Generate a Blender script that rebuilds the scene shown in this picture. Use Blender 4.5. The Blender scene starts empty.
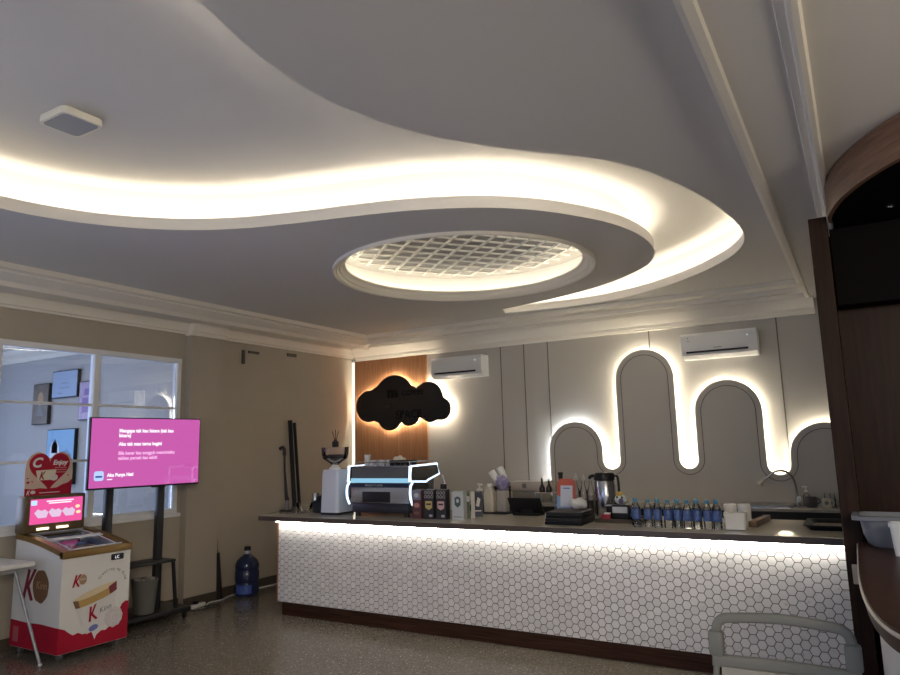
import bpy, bmesh, math, random
from mathutils import Vector, Matrix
from mathutils.geometry import tessellate_polygon
random.seed(7)
SC = bpy.context.scene
COL = SC.collection
PI = math.pi
R = math.radians

# ------------------------------------------------------------------ camera
EYE = Vector((0, 0, 1.6))
yaw, pitch, roll = -0.5335077, 0.1578269, -0.0258888
cy, sy, cp, sp, cr, sr = math.cos(yaw), math.sin(yaw), math.cos(pitch), math.sin(pitch), math.cos(roll), math.sin(roll)
fwd = Vector((sy*cp, cy*cp, sp))
r0 = Vector((cy, -sy, 0)); u0 = r0.cross(fwd)
rt = r0*cr + u0*sr; up = u0*cr - r0*sr
cam = bpy.data.cameras.new('camera'); cam.sensor_width = 36; cam.lens = 687.22*36/900
cam.clip_start = 0.05
camo = bpy.data.objects.new('camera', cam); COL.objects.link(camo)
camo.matrix_world = Matrix(((rt.x, up.x, -fwd.x, EYE.x), (rt.y, up.y, -fwd.y, EYE.y), (rt.z, up.z, -fwd.z, EYE.z), (0, 0, 0, 1)))
SC.camera = camo

# ------------------------------------------------------------------ world, exposure, area lights
SC.view_settings.view_transform = 'Standard'; SC.view_settings.look = 'None'
SC.view_settings.exposure = 0.85; SC.view_settings.gamma = 1.0; SC.view_settings.use_curve_mapping = False
w = bpy.data.worlds.new('sky'); SC.world = w; w.use_nodes = True
w.node_tree.nodes['Background'].inputs[0].default_value = (0.45, 0.6, 0.9, 1)
w.node_tree.nodes['Background'].inputs[1].default_value = 0.5
def area(name, loc, target, sx, sy_, energy, col):
    l = bpy.data.lights.new(name, 'AREA'); l.shape = 'RECTANGLE'; l.size = sx; l.size_y = sy_
    l.energy = energy; l.color = col
    o = bpy.data.objects.new(name, l); COL.objects.link(o); o.location = loc
    o.rotation_euler = (Vector(target)-Vector(loc)).to_track_quat('-Z', 'Y').to_euler()
    return o
area('daylight_front_window', (-4.4, -2.9, 1.4), (-5.2, 3, 2.5), 3.0, 2.0, 16, (0.62, 0.72, 1.0))        # shop window behind the camera
area('room_warm_fill', (1.6, -1.6, 2.85), (-2.8, 5.0, 0.3), 2.2, 1.2, 86, (1.0, 0.87, 0.70))                    # added warm fill from behind the camera, brightens the bar front
area('side_bay_fill', (2.3, 1.8, 1.5), (1.6, 2.2, 3.0), .8, .8, 11, (1.0, 0.90, 0.76))                     # unseen uplight added to lighten the side bay ceiling
area('daylight_next_room', (-11.6, 2.2, 1.5), (-6, 2.6, 2.2), 4.2, 2.2, 75, (0.60, 0.71, 1.0))          # window of the room next door
area('left_ceiling_fill', (-7.0, 1.7, 1.1), (-5.2, 2.6, 3.1), 2.2, 1.0, 30, (0.55, 0.63, 1.0))           # added bluish fill sent through the glass to tint the left ceiling
area('ceiling_lamp_next_room', (-8.6, 3.6, 3.08), (-8.6, 3.6, 0), 0.6, 0.6, 16, (1.0, 0.93, 0.82))

# ------------------------------------------------------------------ materials
MATS = {}
def mat(name, col, rough=0.5, metal=0.0, emit=None, estr=0.0, noise=None, bump=None, spec=0.5, coat=0.0):
    if name in MATS: return MATS[name]
    m = bpy.data.materials.new(name); m.use_nodes = True; MATS[name] = m
    nt = m.node_tree; b = nt.nodes['Principled BSDF']
    b.inputs['Base Color'].default_value = (*col, 1); b.inputs['Roughness'].default_value = rough
    b.inputs['Metallic'].default_value = metal; b.inputs['Specular IOR Level'].default_value = spec
    b.inputs['Coat Weight'].default_value = coat
    if emit:
        b.inputs['Emission Color'].default_value = (*emit, 1); b.inputs['Emission Strength'].default_value = estr
    if noise or bump:
        tc = nt.nodes.new('ShaderNodeTexCoord')
    if noise:
        scale, amt = noise
        n = nt.nodes.new('ShaderNodeTexNoise'); n.inputs['Scale'].default_value = scale; n.inputs['Detail'].default_value = 4
        nt.links.new(tc.outputs['Object'], n.inputs['Vector'])
        mx = nt.nodes.new('ShaderNodeMix'); mx.data_type = 'RGBA'
        mx.inputs['A'].default_value = (*[c*(1-amt) for c in col], 1); mx.inputs['B'].default_value = (*[min(1, c*(1+amt)) for c in col], 1)
        nt.links.new(n.outputs['Fac'], mx.inputs['Factor']); nt.links.new(mx.outputs['Result'], b.inputs['Base Color'])
    if bump:
        scale, amt = bump
        n = nt.nodes.new('ShaderNodeTexNoise'); n.inputs['Scale'].default_value = scale
        nt.links.new(tc.outputs['Object'], n.inputs['Vector'])
        bp = nt.nodes.new('ShaderNodeBump'); bp.inputs['Strength'].default_value = amt; bp.inputs['Distance'].default_value = 0.01
        nt.links.new(n.outputs['Fac'], bp.inputs['Height']); nt.links.new(bp.outputs['Normal'], b.inputs['Normal'])
    return m
def emitter(name, col, s):
    if name in MATS: return MATS[name]
    m = bpy.data.materials.new(name); m.use_nodes = True; MATS[name] = m
    nt = m.node_tree; nt.nodes.clear()
    e = nt.nodes.new('ShaderNodeEmission'); e.inputs[0].default_value = (*col, 1); e.inputs[1].default_value = s
    o = nt.nodes.new('ShaderNodeOutputMaterial'); nt.links.new(e.outputs[0], o.inputs[0])
    return m
def glassy(name, tint=(0.95, 0.97, 1.0), rough=0.0, ior=1.5, refl=1.0):
    if name in MATS: return MATS[name]
    m = bpy.data.materials.new(name); m.use_nodes = True; MATS[name] = m
    nt = m.node_tree; nt.nodes.clear()
    t = nt.nodes.new('ShaderNodeBsdfTransparent'); t.inputs[0].default_value = (*tint, 1)
    g = nt.nodes.new('ShaderNodeBsdfGlossy'); g.inputs['Roughness'].default_value = rough; g.inputs[0].default_value = (refl, refl, refl, 1)
    f = nt.nodes.new('ShaderNodeFresnel'); f.inputs[0].default_value = ior
    mx = nt.nodes.new('ShaderNodeMixShader'); o = nt.nodes.new('ShaderNodeOutputMaterial')
    nt.links.new(f.outputs[0], mx.inputs[0]); nt.links.new(t.outputs[0], mx.inputs[1]); nt.links.new(g.outputs[0], mx.inputs[2])
    nt.links.new(mx.outputs[0], o.inputs[0])
    return m
def wood(name, c1, c2, rough=0.45, scale=(1, 1, 1), sc=6.0, dist=4.0, spec=0.12):
    if name in MATS: return MATS[name]
    m = mat(name, c1, rough, spec=spec); nt = m.node_tree; b = nt.nodes['Principled BSDF']
    tc = nt.nodes.new('ShaderNodeTexCoord'); mp = nt.nodes.new('ShaderNodeMapping'); mp.inputs['Scale'].default_value = scale
    n = nt.nodes.new('ShaderNodeTexNoise'); n.inputs['Scale'].default_value = sc; n.inputs['Detail'].default_value = 8; n.inputs['Distortion'].default_value = dist*0.1
    cr_ = nt.nodes.new('ShaderNodeValToRGB'); cr_.color_ramp.elements[0].position = 0.3; cr_.color_ramp.elements[1].position = 0.72
    cr_.color_ramp.elements[0].color = (*c1, 1); cr_.color_ramp.elements[1].color = (*c2, 1)
    nt.links.new(tc.outputs['Object'], mp.inputs[0]); nt.links.new(mp.outputs[0], n.inputs['Vector'])
    nt.links.new(n.outputs['Fac'], cr_.inputs[0]); nt.links.new(cr_.outputs[0], b.inputs['Base Color'])
    return m

CEIL = mat('ceiling_paint', (0.72, 0.70, 0.665), 0.75, bump=(60, 0.02))
CORN = mat('cornice_paint', (0.86, 0.81, 0.71), 0.55)
WALL = mat('wall_paint', (0.43, 0.385, 0.31), 0.8, noise=(3, 0.06), bump=(80, 0.03))
PANEL = mat('wall_panel_grey', (0.50, 0.475, 0.43), 0.55, noise=(2, 0.03))
GROOVE = mat('groove_dark', (0.16, 0.14, 0.11), 0.7)
WFRAME = mat('window_frame_white', (0.78, 0.79, 0.8), 0.45)
DARKWOOD = wood('dark_wood', (0.018, 0.009, 0.005), (0.036, 0.017, 0.010), 0.4, (8, 8, 0.6), 5)
DARKWOODX = wood('dark_wood_long', (0.035, 0.015, 0.009), (0.075, 0.034, 0.020), 0.4, (0.6, 8, 12), 5)
BANDWOOD = wood('brown_band_wood', (0.13, 0.075, 0.048), (0.21, 0.125, 0.08), 0.4, (1.2, 1.2, 18), 4)
KTOP = wood('counter_wood_top', (0.050, 0.026, 0.020), (0.085, 0.046, 0.035), 0.35, (2, 0.5, 1), 9)
BLACK = mat('black_plastic', (0.010, 0.010, 0.011), 0.45, spec=0.35)
BLACKLAM = mat('black_laminate', (0.004, 0.003, 0.003), 0.6, spec=0.06)
BLACKM = mat('black_matte', (0.010, 0.010, 0.011), 0.8)
BLACKMETAL = mat('black_metal', (0.02, 0.02, 0.022), 0.4, 0.3)
STEEL = mat('steel', (0.6, 0.6, 0.6), 0.25, 1.0)
CHROME = mat('chrome', (0.75, 0.75, 0.75), 0.1, 1.0)
WHITE = mat('white_plastic', (0.78, 0.78, 0.76), 0.4)
CERAM = mat('white_ceramic', (0.8, 0.79, 0.76), 0.2)
GREYP = mat('grey_plastic', (0.21, 0.215, 0.20), 0.5, spec=0.3)
RED = mat('red_print', (0.40, 0.010, 0.032), 0.55, spec=0.2)
GOLD = mat('gold_trim', (0.27, 0.165, 0.05), 0.4, 0.4)
FRAMEB = mat('header_brown', (0.13, 0.085, 0.035), 0.4, 0.3)
NAVY = mat('navy', (0.015, 0.022, 0.06), 0.4)
CREAM = mat('cream', (0.72, 0.66, 0.52), 0.5)
GLASS = glassy('clear_glass', (0.97, 0.98, 0.98), 0.0, 1.4)
PANE = glassy('window_pane', (0.86, 0.90, 0.95), 0.0, 1.6)
PET = glassy('clear_plastic', (0.975, 0.98, 0.985), 0.05, 1.35)
INK = mat('black_ink', (0.015, 0.015, 0.015), 0.5)
GREYINK = mat('grey_ink', (0.2, 0.2, 0.2), 0.5)
PAPER = mat('white_paper', (0.75, 0.75, 0.73), 0.6)
BROWN = mat('brown_print', (0.20, 0.10, 0.05), 0.5)
TANOVAL = mat('tan_print', (0.45, 0.28, 0.15), 0.5)
PINK = mat('pink_print', (0.72, 0.10, 0.35), 0.5)
LED = emitter('cove_led', (1.0, 0.90, 0.74), 12)
LEDDIM = emitter('cove_led_dim', (1.0, 0.90, 0.76), 42)
LEDSKY = emitter('skylight_led', (1.0, 0.90, 0.72), 12)
LEDARCH = emitter('arch_led', (1.0, 0.90, 0.72), 30)
LEDARCHW = emitter('arch_led_cool', (0.86, 0.92, 1.0), 30)
LEDWARM = emitter('cloud_led', (1.0, 0.86, 0.66), 66)
LEDBAR = emitter('bar_led', (1.0, 0.95, 0.86), 21)
LEDBLUE = emitter('machine_led', (0.62, 0.80, 1.0), 1.5)
LEDCYAN = emitter('machine_glow', (0.30, 0.60, 0.82), 0.55)
SCREENPINK = emitter('screen_pink', (0.56, 0.105, 0.40), 0.62)
SCREENTXT = emitter('screen_text', (0.95, 0.90, 1.0), 0.7)
SCREENDIM = emitter('screen_text_dim', (0.85, 0.42, 0.75), 0.68)
SCREENBLUE = emitter('screen_logo', (0.45, 0.62, 1.0), 0.65)
SCREENNAVY = emitter('screen_logo_dark', (0.05, 0.10, 0.35), 0.5)

# ------------------------------------------------------------------ mesh builder
def fr(o, x, y):
    """Local frame: x right, y up, z out of the face."""
    x = Vector(x).normalized(); y = Vector(y).normalized(); z = x.cross(y)
    return Matrix(((x.x, y.x, z.x, o[0]), (x.y, y.y, z.y, o[1]), (x.z, y.z, z.z, o[2]), (0, 0, 0, 1)))
def FRONT(o): return fr(o, (1, 0, 0), (0, 0, 1))       # face looking to -Y
def SIDE(o): return fr(o, (0, 1, 0), (0, 0, 1))        # face looking to +X
def FLAT(o): return fr(o, (1, 0, 0), (0, 1, 0))        # face looking up
class B:
    def __init__(s): s.bm = bmesh.new()
    def box(s, x0, x1, y0, y1, z0, z1, bev=0.0, seg=2, M=None):
        g = bmesh.ops.create_cube(s.bm, size=1)
        vs = g['verts']
        for v in vs: v.co = Vector((x0+(v.co.x+.5)*(x1-x0), y0+(v.co.y+.5)*(y1-y0), z0+(v.co.z+.5)*(z1-z0)))
        if bev > 0:
            es = list({e for v in vs for e in v.link_edges})
            r = bmesh.ops.bevel(s.bm, geom=es, offset=bev, segments=seg, affect='EDGES', profile=0.5)
            vs = list({v for f in r['faces'] for v in f.verts} | {v for v in vs if v.is_valid})
        if M:
            for v in vs: v.co = M @ v.co
        return s
    def lathe(s, prof, c=(0, 0, 0), n=24, M=None, cap=True):
        rings = []
        for r, z in prof:
            ring = []
            for i in range(n):
                a = 2*PI*i/n
                p = Vector((c[0]+r*math.cos(a), c[1]+r*math.sin(a), c[2]+z))
                ring.append(s.bm.verts.new(M @ p if M else p))
            rings.append(ring)
        for a, b in zip(rings, rings[1:]):
            for i in range(n):
                j = (i+1) % n
                s.bm.faces.new((a[i], a[j], b[j], b[i]))
        if cap:
            if prof[0][0] > 1e-6: s.bm.faces.new(list(reversed(rings[0])))
            if prof[-1][0] > 1e-6: s.bm.faces.new(rings[-1])
        return s
    def cyl(s, p0, p1, r0, r1=None, n=16):
        r1 = r0 if r1 is None else r1
        p0, p1 = Vector(p0), Vector(p1); d = p1-p0
        q = d.to_track_quat('Z', 'Y').to_matrix().to_4x4(); q.translation = p0
        return s.lathe([(r0, 0), (r1, d.length)], n=n, M=q)
    def prism(s, pts, M, d0, d1, bev=0.0):
        """Polygon pts (x, y) in frame M, extruded from depth d0 to d1 along the frame's z."""
        a = [s.bm.verts.new(M @ Vector((p[0], p[1], d0))) for p in pts]
        b = [s.bm.verts.new(M @ Vector((p[0], p[1], d1))) for p in pts]
        n = len(pts)
        f0 = s.bm.faces.new(list(reversed(a))); f1 = s.bm.faces.new(b)
        for i in range(n): s.bm.faces.new((a[i], a[(i+1) % n], b[(i+1) % n], b[i]))
        if bev:
            bmesh.ops.bevel(s.bm, geom=list(f1.edges), offset=bev, segments=2, affect='EDGES')
        return s
    def tube(s, path, r, n=10, closed=False, flat=None):
        path = [Vector(p) for p in path]; m = len(path); rings = []
        prev = None
        for i, p in enumerate(path):
            if closed: t = path[(i+1) % m]-path[i-1]
            else: t = path[min(i+1, m-1)]-path[max(i-1, 0)]
            t.normalize()
            if prev is None:
                ref = Vector((0, 0, 1)) if abs(t.z) < 0.9 else Vector((1, 0, 0))
            else: ref = prev
            x = ref - t*ref.dot(t)
            if x.length < 1e-5: x = t.orthogonal()
            x.normalize(); y = t.cross(x); prev = x
            rr = r[i] if isinstance(r, (list, tuple)) else r
            ring = []
            for k in range(n):
                a = 2*PI*(k+.5)/n
                ring.append(s.bm.verts.new(p + (x*math.cos(a)*(flat or 1) + y*math.sin(a))*rr))
            rings.append(ring)
        pairs = list(zip(rings, rings[1:])) + ([(rings[-1], rings[0])] if closed else [])
        for a, b in pairs:
            for k in range(n):
                j = (k+1) % n
                s.bm.faces.new((a[k], a[j], b[j], b[k]))
        if not closed:
            s.bm.faces.new(list(reversed(rings[0]))); s.bm.faces.new(rings[-1])
        return s
    def sphere(s, c, r, seg=16, rings=10, M=None):
        r = r if isinstance(r, (tuple, list)) else (r, r, r)
        g = bmesh.ops.create_uvsphere(s.bm, u_segments=seg, v_segments=rings, radius=1)
        for v in g['verts']:
            p = Vector((v.co.x*r[0], v.co.y*r[1], v.co.z*r[2]))
            v.co = (M @ p if M else p) + Vector(c)
        return s
    def loft(s, loops, closed=False, cap=True):
        rs = [[s.bm.verts.new(Vector(p)) for p in lp] for lp in loops]
        n = len(rs[0])
        for a, b in zip(rs, rs[1:]):
            for i in range(n if not closed else n):
                j = (i+1) % n
                s.bm.faces.new((a[i], a[j], b[j], b[i]))
        if cap:
            s.bm.faces.new(list(reversed(rs[0]))); s.bm.faces.new(rs[-1])
        return s
    def strip(s, a, b, closed=False):
        va = [s.bm.verts.new(Vector(p)) for p in a]; vb = [s.bm.verts.new(Vector(p)) for p in b]
        n = len(va)
        for i in range(n if closed else n-1):
            j = (i+1) % n
            s.bm.faces.new((va[i], va[j], vb[j], vb[i]))
        return s
    def build(s, name, m, parent=None, smooth=35, recalc=True):
        if recalc: bmesh.ops.recalc_face_normals(s.bm, faces=s.bm.faces)
        me = bpy.data.meshes.new(name); s.bm.to_mesh(me); s.bm.free()
        me.materials.append(m)
        if smooth:
            for p in me.polygons: p.use_smooth = True
            me.set_sharp_from_angle(angle=R(smooth))
        o = bpy.data.objects.new(name, me); COL.objects.link(o)
        if parent: o.parent = parent
        return o
def thing(name, label, cat, loc=(0, 0, 0), rz=0, group=None):
    o = bpy.data.objects.new(name, None); COL.objects.link(o); o.empty_display_size = 0.05
    o.location = loc; o.rotation_euler = (0, 0, rz)
    return tag(o, label, cat, group)
def tag(o, label, cat, group=None, kind=None):
    o['label'] = label; o['category'] = cat
    if group: o['group'] = group
    if kind: o['kind'] = kind
    return o
def struct(o, label=None, cat=None):
    o['kind'] = 'structure'
    if label: o['label'] = label
    if cat: o['category'] = cat
    return o
def dup(root, loc, rz=None, label=None, group=None):
    def cp_(o, parent=None):
        c = o.copy(); COL.objects.link(c)
        if parent: c.parent = parent
        for ch in [x for x in o.children]: cp_(ch, c)
        return c
    c = cp_(root); c.location = loc
    if rz is not None: c.rotation_euler = (0, 0, rz)
    if label: c['label'] = label
    if group: c['group'] = group
    return c
def text(s, M, size, m, parent=None, name='lettering', align='LEFT', ext=0.0006, bold=0.0, shear=0.0, label=None, sx=1.0):
    cu = bpy.data.curves.new('lettering', 'FONT'); cu.body = s; cu.size = size; cu.align_x = align
    cu.extrude = ext; cu.offset = bold; cu.shear = shear; cu.resolution_u = 3
    t = bpy.data.objects.new('lettering_source', cu); COL.objects.link(t)
    dg = bpy.context.evaluated_depsgraph_get()
    me = bpy.data.meshes.new_from_object(t.evaluated_get(dg))
    bpy.data.objects.remove(t); bpy.data.curves.remove(cu)
    me.transform(Matrix.Diagonal((sx, 1, 1, 1))); me.transform(M)
    me.materials.clear(); me.materials.append(m)
    o = bpy.data.objects.new(name, me); COL.objects.link(o)
    if parent: o.parent = parent
    if label: o['label'] = label
    return o
def smooth_path(p, n=6, closed=False):
    p = [Vector((*q, 0)) if len(q) == 2 else Vector(q) for q in p]; out = []
    m = len(p)
    for i in range(m if closed else m-1):
        if closed: a, b, c, d = p[i-1], p[i], p[(i+1) % m], p[(i+2) % m]
        else: a, b, c, d = p[max(i-1, 0)], p[i], p[i+1], p[min(i+2, m-1)]
        for k in range(n):
            t = k/n
            out.append(0.5*((2*b)+(c-a)*t+(2*a-5*b+4*c-d)*t*t+(3*b-a-3*c+d)*t**3))
    if not closed: out.append(p[-1])
    return out
def rrect(w, h, r, n=5, cx=0, cy_=0):
    pts = []
    for (sx, sy2, a0) in ((1, 1, 0), (-1, 1, 90), (-1, -1, 180), (1, -1, 270)):
        for k in range(n+1):
            a = R(a0+90*k/n)
            pts.append((cx+sx*(w/2-r)+r*math.cos(a), cy_+sy2*(h/2-r)+r*math.sin(a)))
    return pts
def ellipse(rx, ry, cx=0, cy_=0, n=28, a0=0, a1=360):
    return [(cx+rx*math.cos(R(a0+(a1-a0)*i/n)), cy_+ry*math.sin(R(a0+(a1-a0)*i/n))) for i in range(n if a1-a0 == 360 else n+1)]
def sweep(prof, p0, p1, out):
    """Moulding: profile (d, z) measured from the wall line p0-p1 into the room along out."""
    p0, p1, out = Vector(p0), Vector(p1), Vector(out)
    a = [p0+out*d+Vector((0, 0, z)) for d, z in prof]; b = [p1+out*d+Vector((0, 0, z)) for d, z in prof]
    return a, b

# ------------------------------------------------------------------ room dimensions
XL, YB, XR, YF = -6.39, 7.95, 3.0, -3.0
Z1, Z2 = 3.17, 3.50
# ================================================================== STRUCTURE
# floor: dark polished terrazzo
fm = mat('terrazzo', (0.16, 0.145, 0.12), 0.16); nt = fm.node_tree; bs = nt.nodes['Principled BSDF']
tc = nt.nodes.new('ShaderNodeTexCoord'); vo = nt.nodes.new('ShaderNodeTexVoronoi'); vo.inputs['Scale'].default_value = 120
vo2 = nt.nodes.new('ShaderNodeTexVoronoi'); vo2.inputs['Scale'].default_value = 75
no = nt.nodes.new('ShaderNodeTexNoise'); no.inputs['Scale'].default_value = 1.3; no.inputs['Detail'].default_value = 3
for n_ in (vo, vo2, no): nt.links.new(tc.outputs['Object'], n_.inputs['Vector'])
def ramp(src, p0, c0, p1, c1):
    r = nt.nodes.new('ShaderNodeValToRGB'); r.color_ramp.elements[0].position = p0; r.color_ramp.elements[1].position = p1
    r.color_ramp.elements[0].color = (*c0, 1); r.color_ramp.elements[1].color = (*c1, 1); nt.links.new(src, r.inputs[0]); return r
sep = nt.nodes.new('ShaderNodeSeparateColor'); nt.links.new(vo.outputs['Color'], sep.inputs[0])
base = ramp(sep.outputs[0], 0.0, (0.12, 0.105, 0.084), 1.0, (0.23, 0.205, 0.165))
sep2 = nt.nodes.new('ShaderNodeSeparateColor'); nt.links.new(vo2.outputs['Color'], sep2.inputs[0])
fl = ramp(sep2.outputs[1], 0.93, (0, 0, 0), 0.94, (1, 1, 1))
dd = ramp(vo2.outputs['Distance'], 0.3, (1, 1, 1), 0.42, (0, 0, 0))
mu = nt.nodes.new('ShaderNodeMath'); mu.operation = 'MULTIPLY'; nt.links.new(fl.outputs[0], mu.inputs[0]); nt.links.new(dd.outputs[0], mu.inputs[1])
mx = nt.nodes.new('ShaderNodeMix'); mx.data_type = 'RGBA'; mx.inputs['B'].default_value = (0.50, 0.47, 0.40, 1)
nt.links.new(mu.outputs[0], mx.inputs['Factor']); nt.links.new(base.outputs[0], mx.inputs['A']); nt.links.new(mx.outputs['Result'], bs.inputs['Base Color'])
rr_ = ramp(no.outputs['Fac'], 0.3, (0.12,)*3, 0.7, (0.2,)*3); nt.links.new(rr_.outputs[0], bs.inputs['Roughness'])
struct(B().box(XL-0.1, XR, YF, YB, -0.1, 0).build('floor', fm, smooth=0))

# walls
b = B()                                                # left wall with its long window opening
WY0, WY1, WZ0, WZ1 = 0.4, 4.97, 0.98, 2.635
b.box(XL-.1, XL, YF, WY0, 0, Z2); b.box(XL-.1, XL, WY1, YB, 0, Z2)
b.box(XL-.1, XL, WY0, WY1, 0, WZ0); b.box(XL-.1, XL, WY0, WY1, WZ1, Z2)
struct(b.build('wall_left', WALL, smooth=0))
struct(B().box(XL, XL+.09, 5.03, 5.46, 0, Z1).build('trim_1', WALL, smooth=0), 'beige pilaster beside the window', 'pilaster')
struct(B().box(XL-.1, XR, YB, YB+.1, 0, Z2).build('wall_back', PANEL, smooth=0))
struct(B().box(XR, XR+.1, YF, YB, 0, Z2).build('wall_right', WALL, smooth=0))
b = B(); b.box(XL-.1, -5.2, YF-.1, YF, 0, Z2); b.box(1.2, XR, YF-.1, YF, 0, Z2); b.box(-5.2, 1.2, YF-.1, YF, 0, .4); b.box(-5.2, 1.2, YF-.1, YF, 2.8, Z2)
struct(b.build('wall_front', WALL, smooth=0))
BASE = mat('baseboard_brown', (0.085, 0.068, 0.05), 0.4)
b = B(); b.box(XL, XL+.012, YF, 5.03, 0, .1); b.box(XL+.09, XL+.102, 5.03, 5.46, 0, .1); b.box(XL, XL+.012, 5.46, YB, 0, .1)
struct(b.build('baseboard_left', BASE, smooth=0))

# interior window
b = B()
f_ = 0.05
b.box(XL-.07, XL+.012, WY0, WY1, WZ0, WZ0+f_); b.box(XL-.07, XL+.012, WY0, WY1, WZ1-f_, WZ1)
for y in (WY0, 1.27-.03, 2.18-.03, 3.09-.03, 4.0-.03, WY1-f_): b.box(XL-.068, XL+.010, y+.001, y+(.06 if 1 < y < 4.5 else f_-.001), WZ0+.01, WZ1-.01)
for z in (2.09, 1.56): b.box(XL-.045, XL-.005, WY0, WY1, z-.012, z+.012)
win = struct(b.build('window_1', WFRAME, smooth=0))
ys = (WY0+f_, 1.27, 2.18, 3.09, 4.0, WY1-f_)
for a_, c_ in zip(ys, ys[1:]):
    B().box(XL-.028, XL-.022, a_, c_, WZ0+f_, WZ1-f_).build('pane', PANE, win, smooth=0)
struct(B().box(XL, XL+.05, WY0-.03, WY1+.02, WZ0-.035, WZ0).build('trim_2', WFRAME, smooth=0), 'white window sill', 'window sill')

# room next door seen through the glass
NW = mat('next_room_wall', (0.46, 0.46, 0.46), 0.8)
b = B(); b.box(-12.0, XL-.1, 5.5, 5.6, 0, Z1); b.box(-12.1, -12.0, -1, 5.6, 0, Z1); b.box(-12.0, XL-.1, -1.1, -1.0, 0, Z1)
struct(b.build('wall_next_room', NW, smooth=0))
struct(B().box(-12.0, XL-.1, -1, 5.5, -.1, 0).build('floor_next_room', fm, smooth=0))
struct(B().box(-12.0, XL-.1, -1, 5.5, Z1, Z1+.1).build('ceiling_next_room', CEIL, smooth=0))
a, c = sweep([(0, 3.0), (.04, 3.0), (.05, 3.06), (.14, 3.11), (.15, 3.17)], (-12, 5.5, 0), (XL-.1, 5.5, 0), (0, -1, 0))
struct(B().strip(a, c).build('trim_3', CORN), 'white cornice of the room next door', 'cornice')

# ------------------------------------------------------------------ ceiling: lower slab with the S-shaped cove and the round skylight
nearS = [(-1.30, -.6), (-1.55, .2), (-1.72, .9), (-1.85, 1.45), (-1.92, 1.75), (-1.95, 2.07), (-1.92, 2.31), (-1.86, 2.55), (-1.77, 2.76), (-1.65, 2.95), (-1.51, 3.14), (-1.28, 3.39), (-1.11, 3.59), (-.96, 3.85), (-.82, 4.25), (-.72, 4.66), (-.65, 5.15), (-.635, 5.53), (-.68, 5.87), (-.80, 6.18), (-.97, 6.44), (-1.2, 6.71), (-1.55, 7.02), (-1.95, 7.27), (-2.42, 7.41), (-2.95, 7.42), (-3.55, 7.32)]
farS = [(-3.46, 7.08), (-3.05, 6.99), (-2.67, 6.87), (-2.14, 6.63), (-1.75, 6.34), (-1.48, 6.03), (-1.345, 5.68), (-1.31, 5.34), (-1.345, 4.98), (-1.46, 4.63), (-1.68, 4.25), (-1.93, 3.98), (-2.21, 3.79), (-2.52, 3.65), (-2.87, 3.54), (-3.23, 3.44), (-3.59, 3.32), (-3.91, 3.155), (-4.17, 2.94), (-4.37, 2.69), (-4.5, 2.42), (-4.565, 2.12), (-4.55, 1.7), (-4.4, 1.2), (-4.1, .6), (-3.7, .1), (-3.2, -.4), (-2.6, -.8)]
NS = smooth_path(nearS, 5); FS = smooth_path(farS, 5)
opening = NS + FS                                        # closed outline, clockwise or not
area_ = sum(p.x*q.y-q.x*p.y for p, q in zip(opening, opening[1:]+opening[:1]))/2
sgn = 1 if area_ > 0 else -1
def offset(poly, d, closed=True):
    out = []; n = len(poly)
    for i, p in enumerate(poly):
        q0, q1 = (poly[i-1], poly[(i+1) % n]) if closed else (poly[max(i-1, 0)], poly[min(i+1, n-1)])
        e0 = (p-q0); e1 = (q1-p)
        if e0.length < 1e-6: e0 = e1
        if e1.length < 1e-6: e1 = e0
        t = (e0.normalized()+e1.normalized())
        if t.length < 0.2: t = e1.normalized()
        t.normalize(); out.append(p+Vector((t.y, -t.x, 0))*d*sgn)
    return out
SKC, SKR = Vector((-2.96, 5.285, 0)), 1.16
circ = [SKC+Vector((math.cos(2*PI*i/72), math.sin(2*PI*i/72), 0))*SKR for i in range(72)]
rect = [Vector((XL, YF, 0)), Vector((-.37, YF, 0)), Vector((-.37, YB, 0)), Vector((XL, YB, 0))]
loops = [rect, opening, circ]
tris = tessellate_polygon(loops); flat_ = [p for l in loops for p in l]
bm = bmesh.new(); vs = [bm.verts.new((p.x, p.y, Z1)) for p in flat_]
for t in tris:
    try: bm.faces.new([vs[i] for i in t])
    except ValueError: pass
b = B(); b.bm.free(); b.bm = bm
bmesh.ops.recalc_face_normals(bm, faces=bm.faces)
struct(b.build('ceiling', CEIL, smooth=0))
# upper ceiling above the cove
struct(B().box(XL, XR, YF, YB, Z2, Z2+.05).build('ceiling_upper', CEIL, smooth=0))
# lip around the opening and the cove wall behind it
at = lambda poly, z: [Vector((p.x, p.y, z)) for p in poly]
LIPH = 0.085
o1 = offset(opening, 0.014); o2 = offset(opening, 0.17)
b = B(); b.strip(at(opening, Z1), at(opening, Z1+LIPH), True); b.strip(at(o1, Z1+.001), at(o1, Z1+LIPH), True); b.strip(at(opening, Z1+LIPH), at(o1, Z1+LIPH), True)
struct(b.build('trim_4', CEIL, smooth=50), 'white curved lip of the ceiling cove', 'cove lip')
b = B(); b.strip(at(o2, Z1), at(o2, Z2), True); b.strip(at(o1, Z1+.004), at(o2, Z1+.004), True)
struct(b.build('trim_5', CEIL, smooth=50), 'white inner wall of the ceiling cove', 'cove wall')
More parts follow.
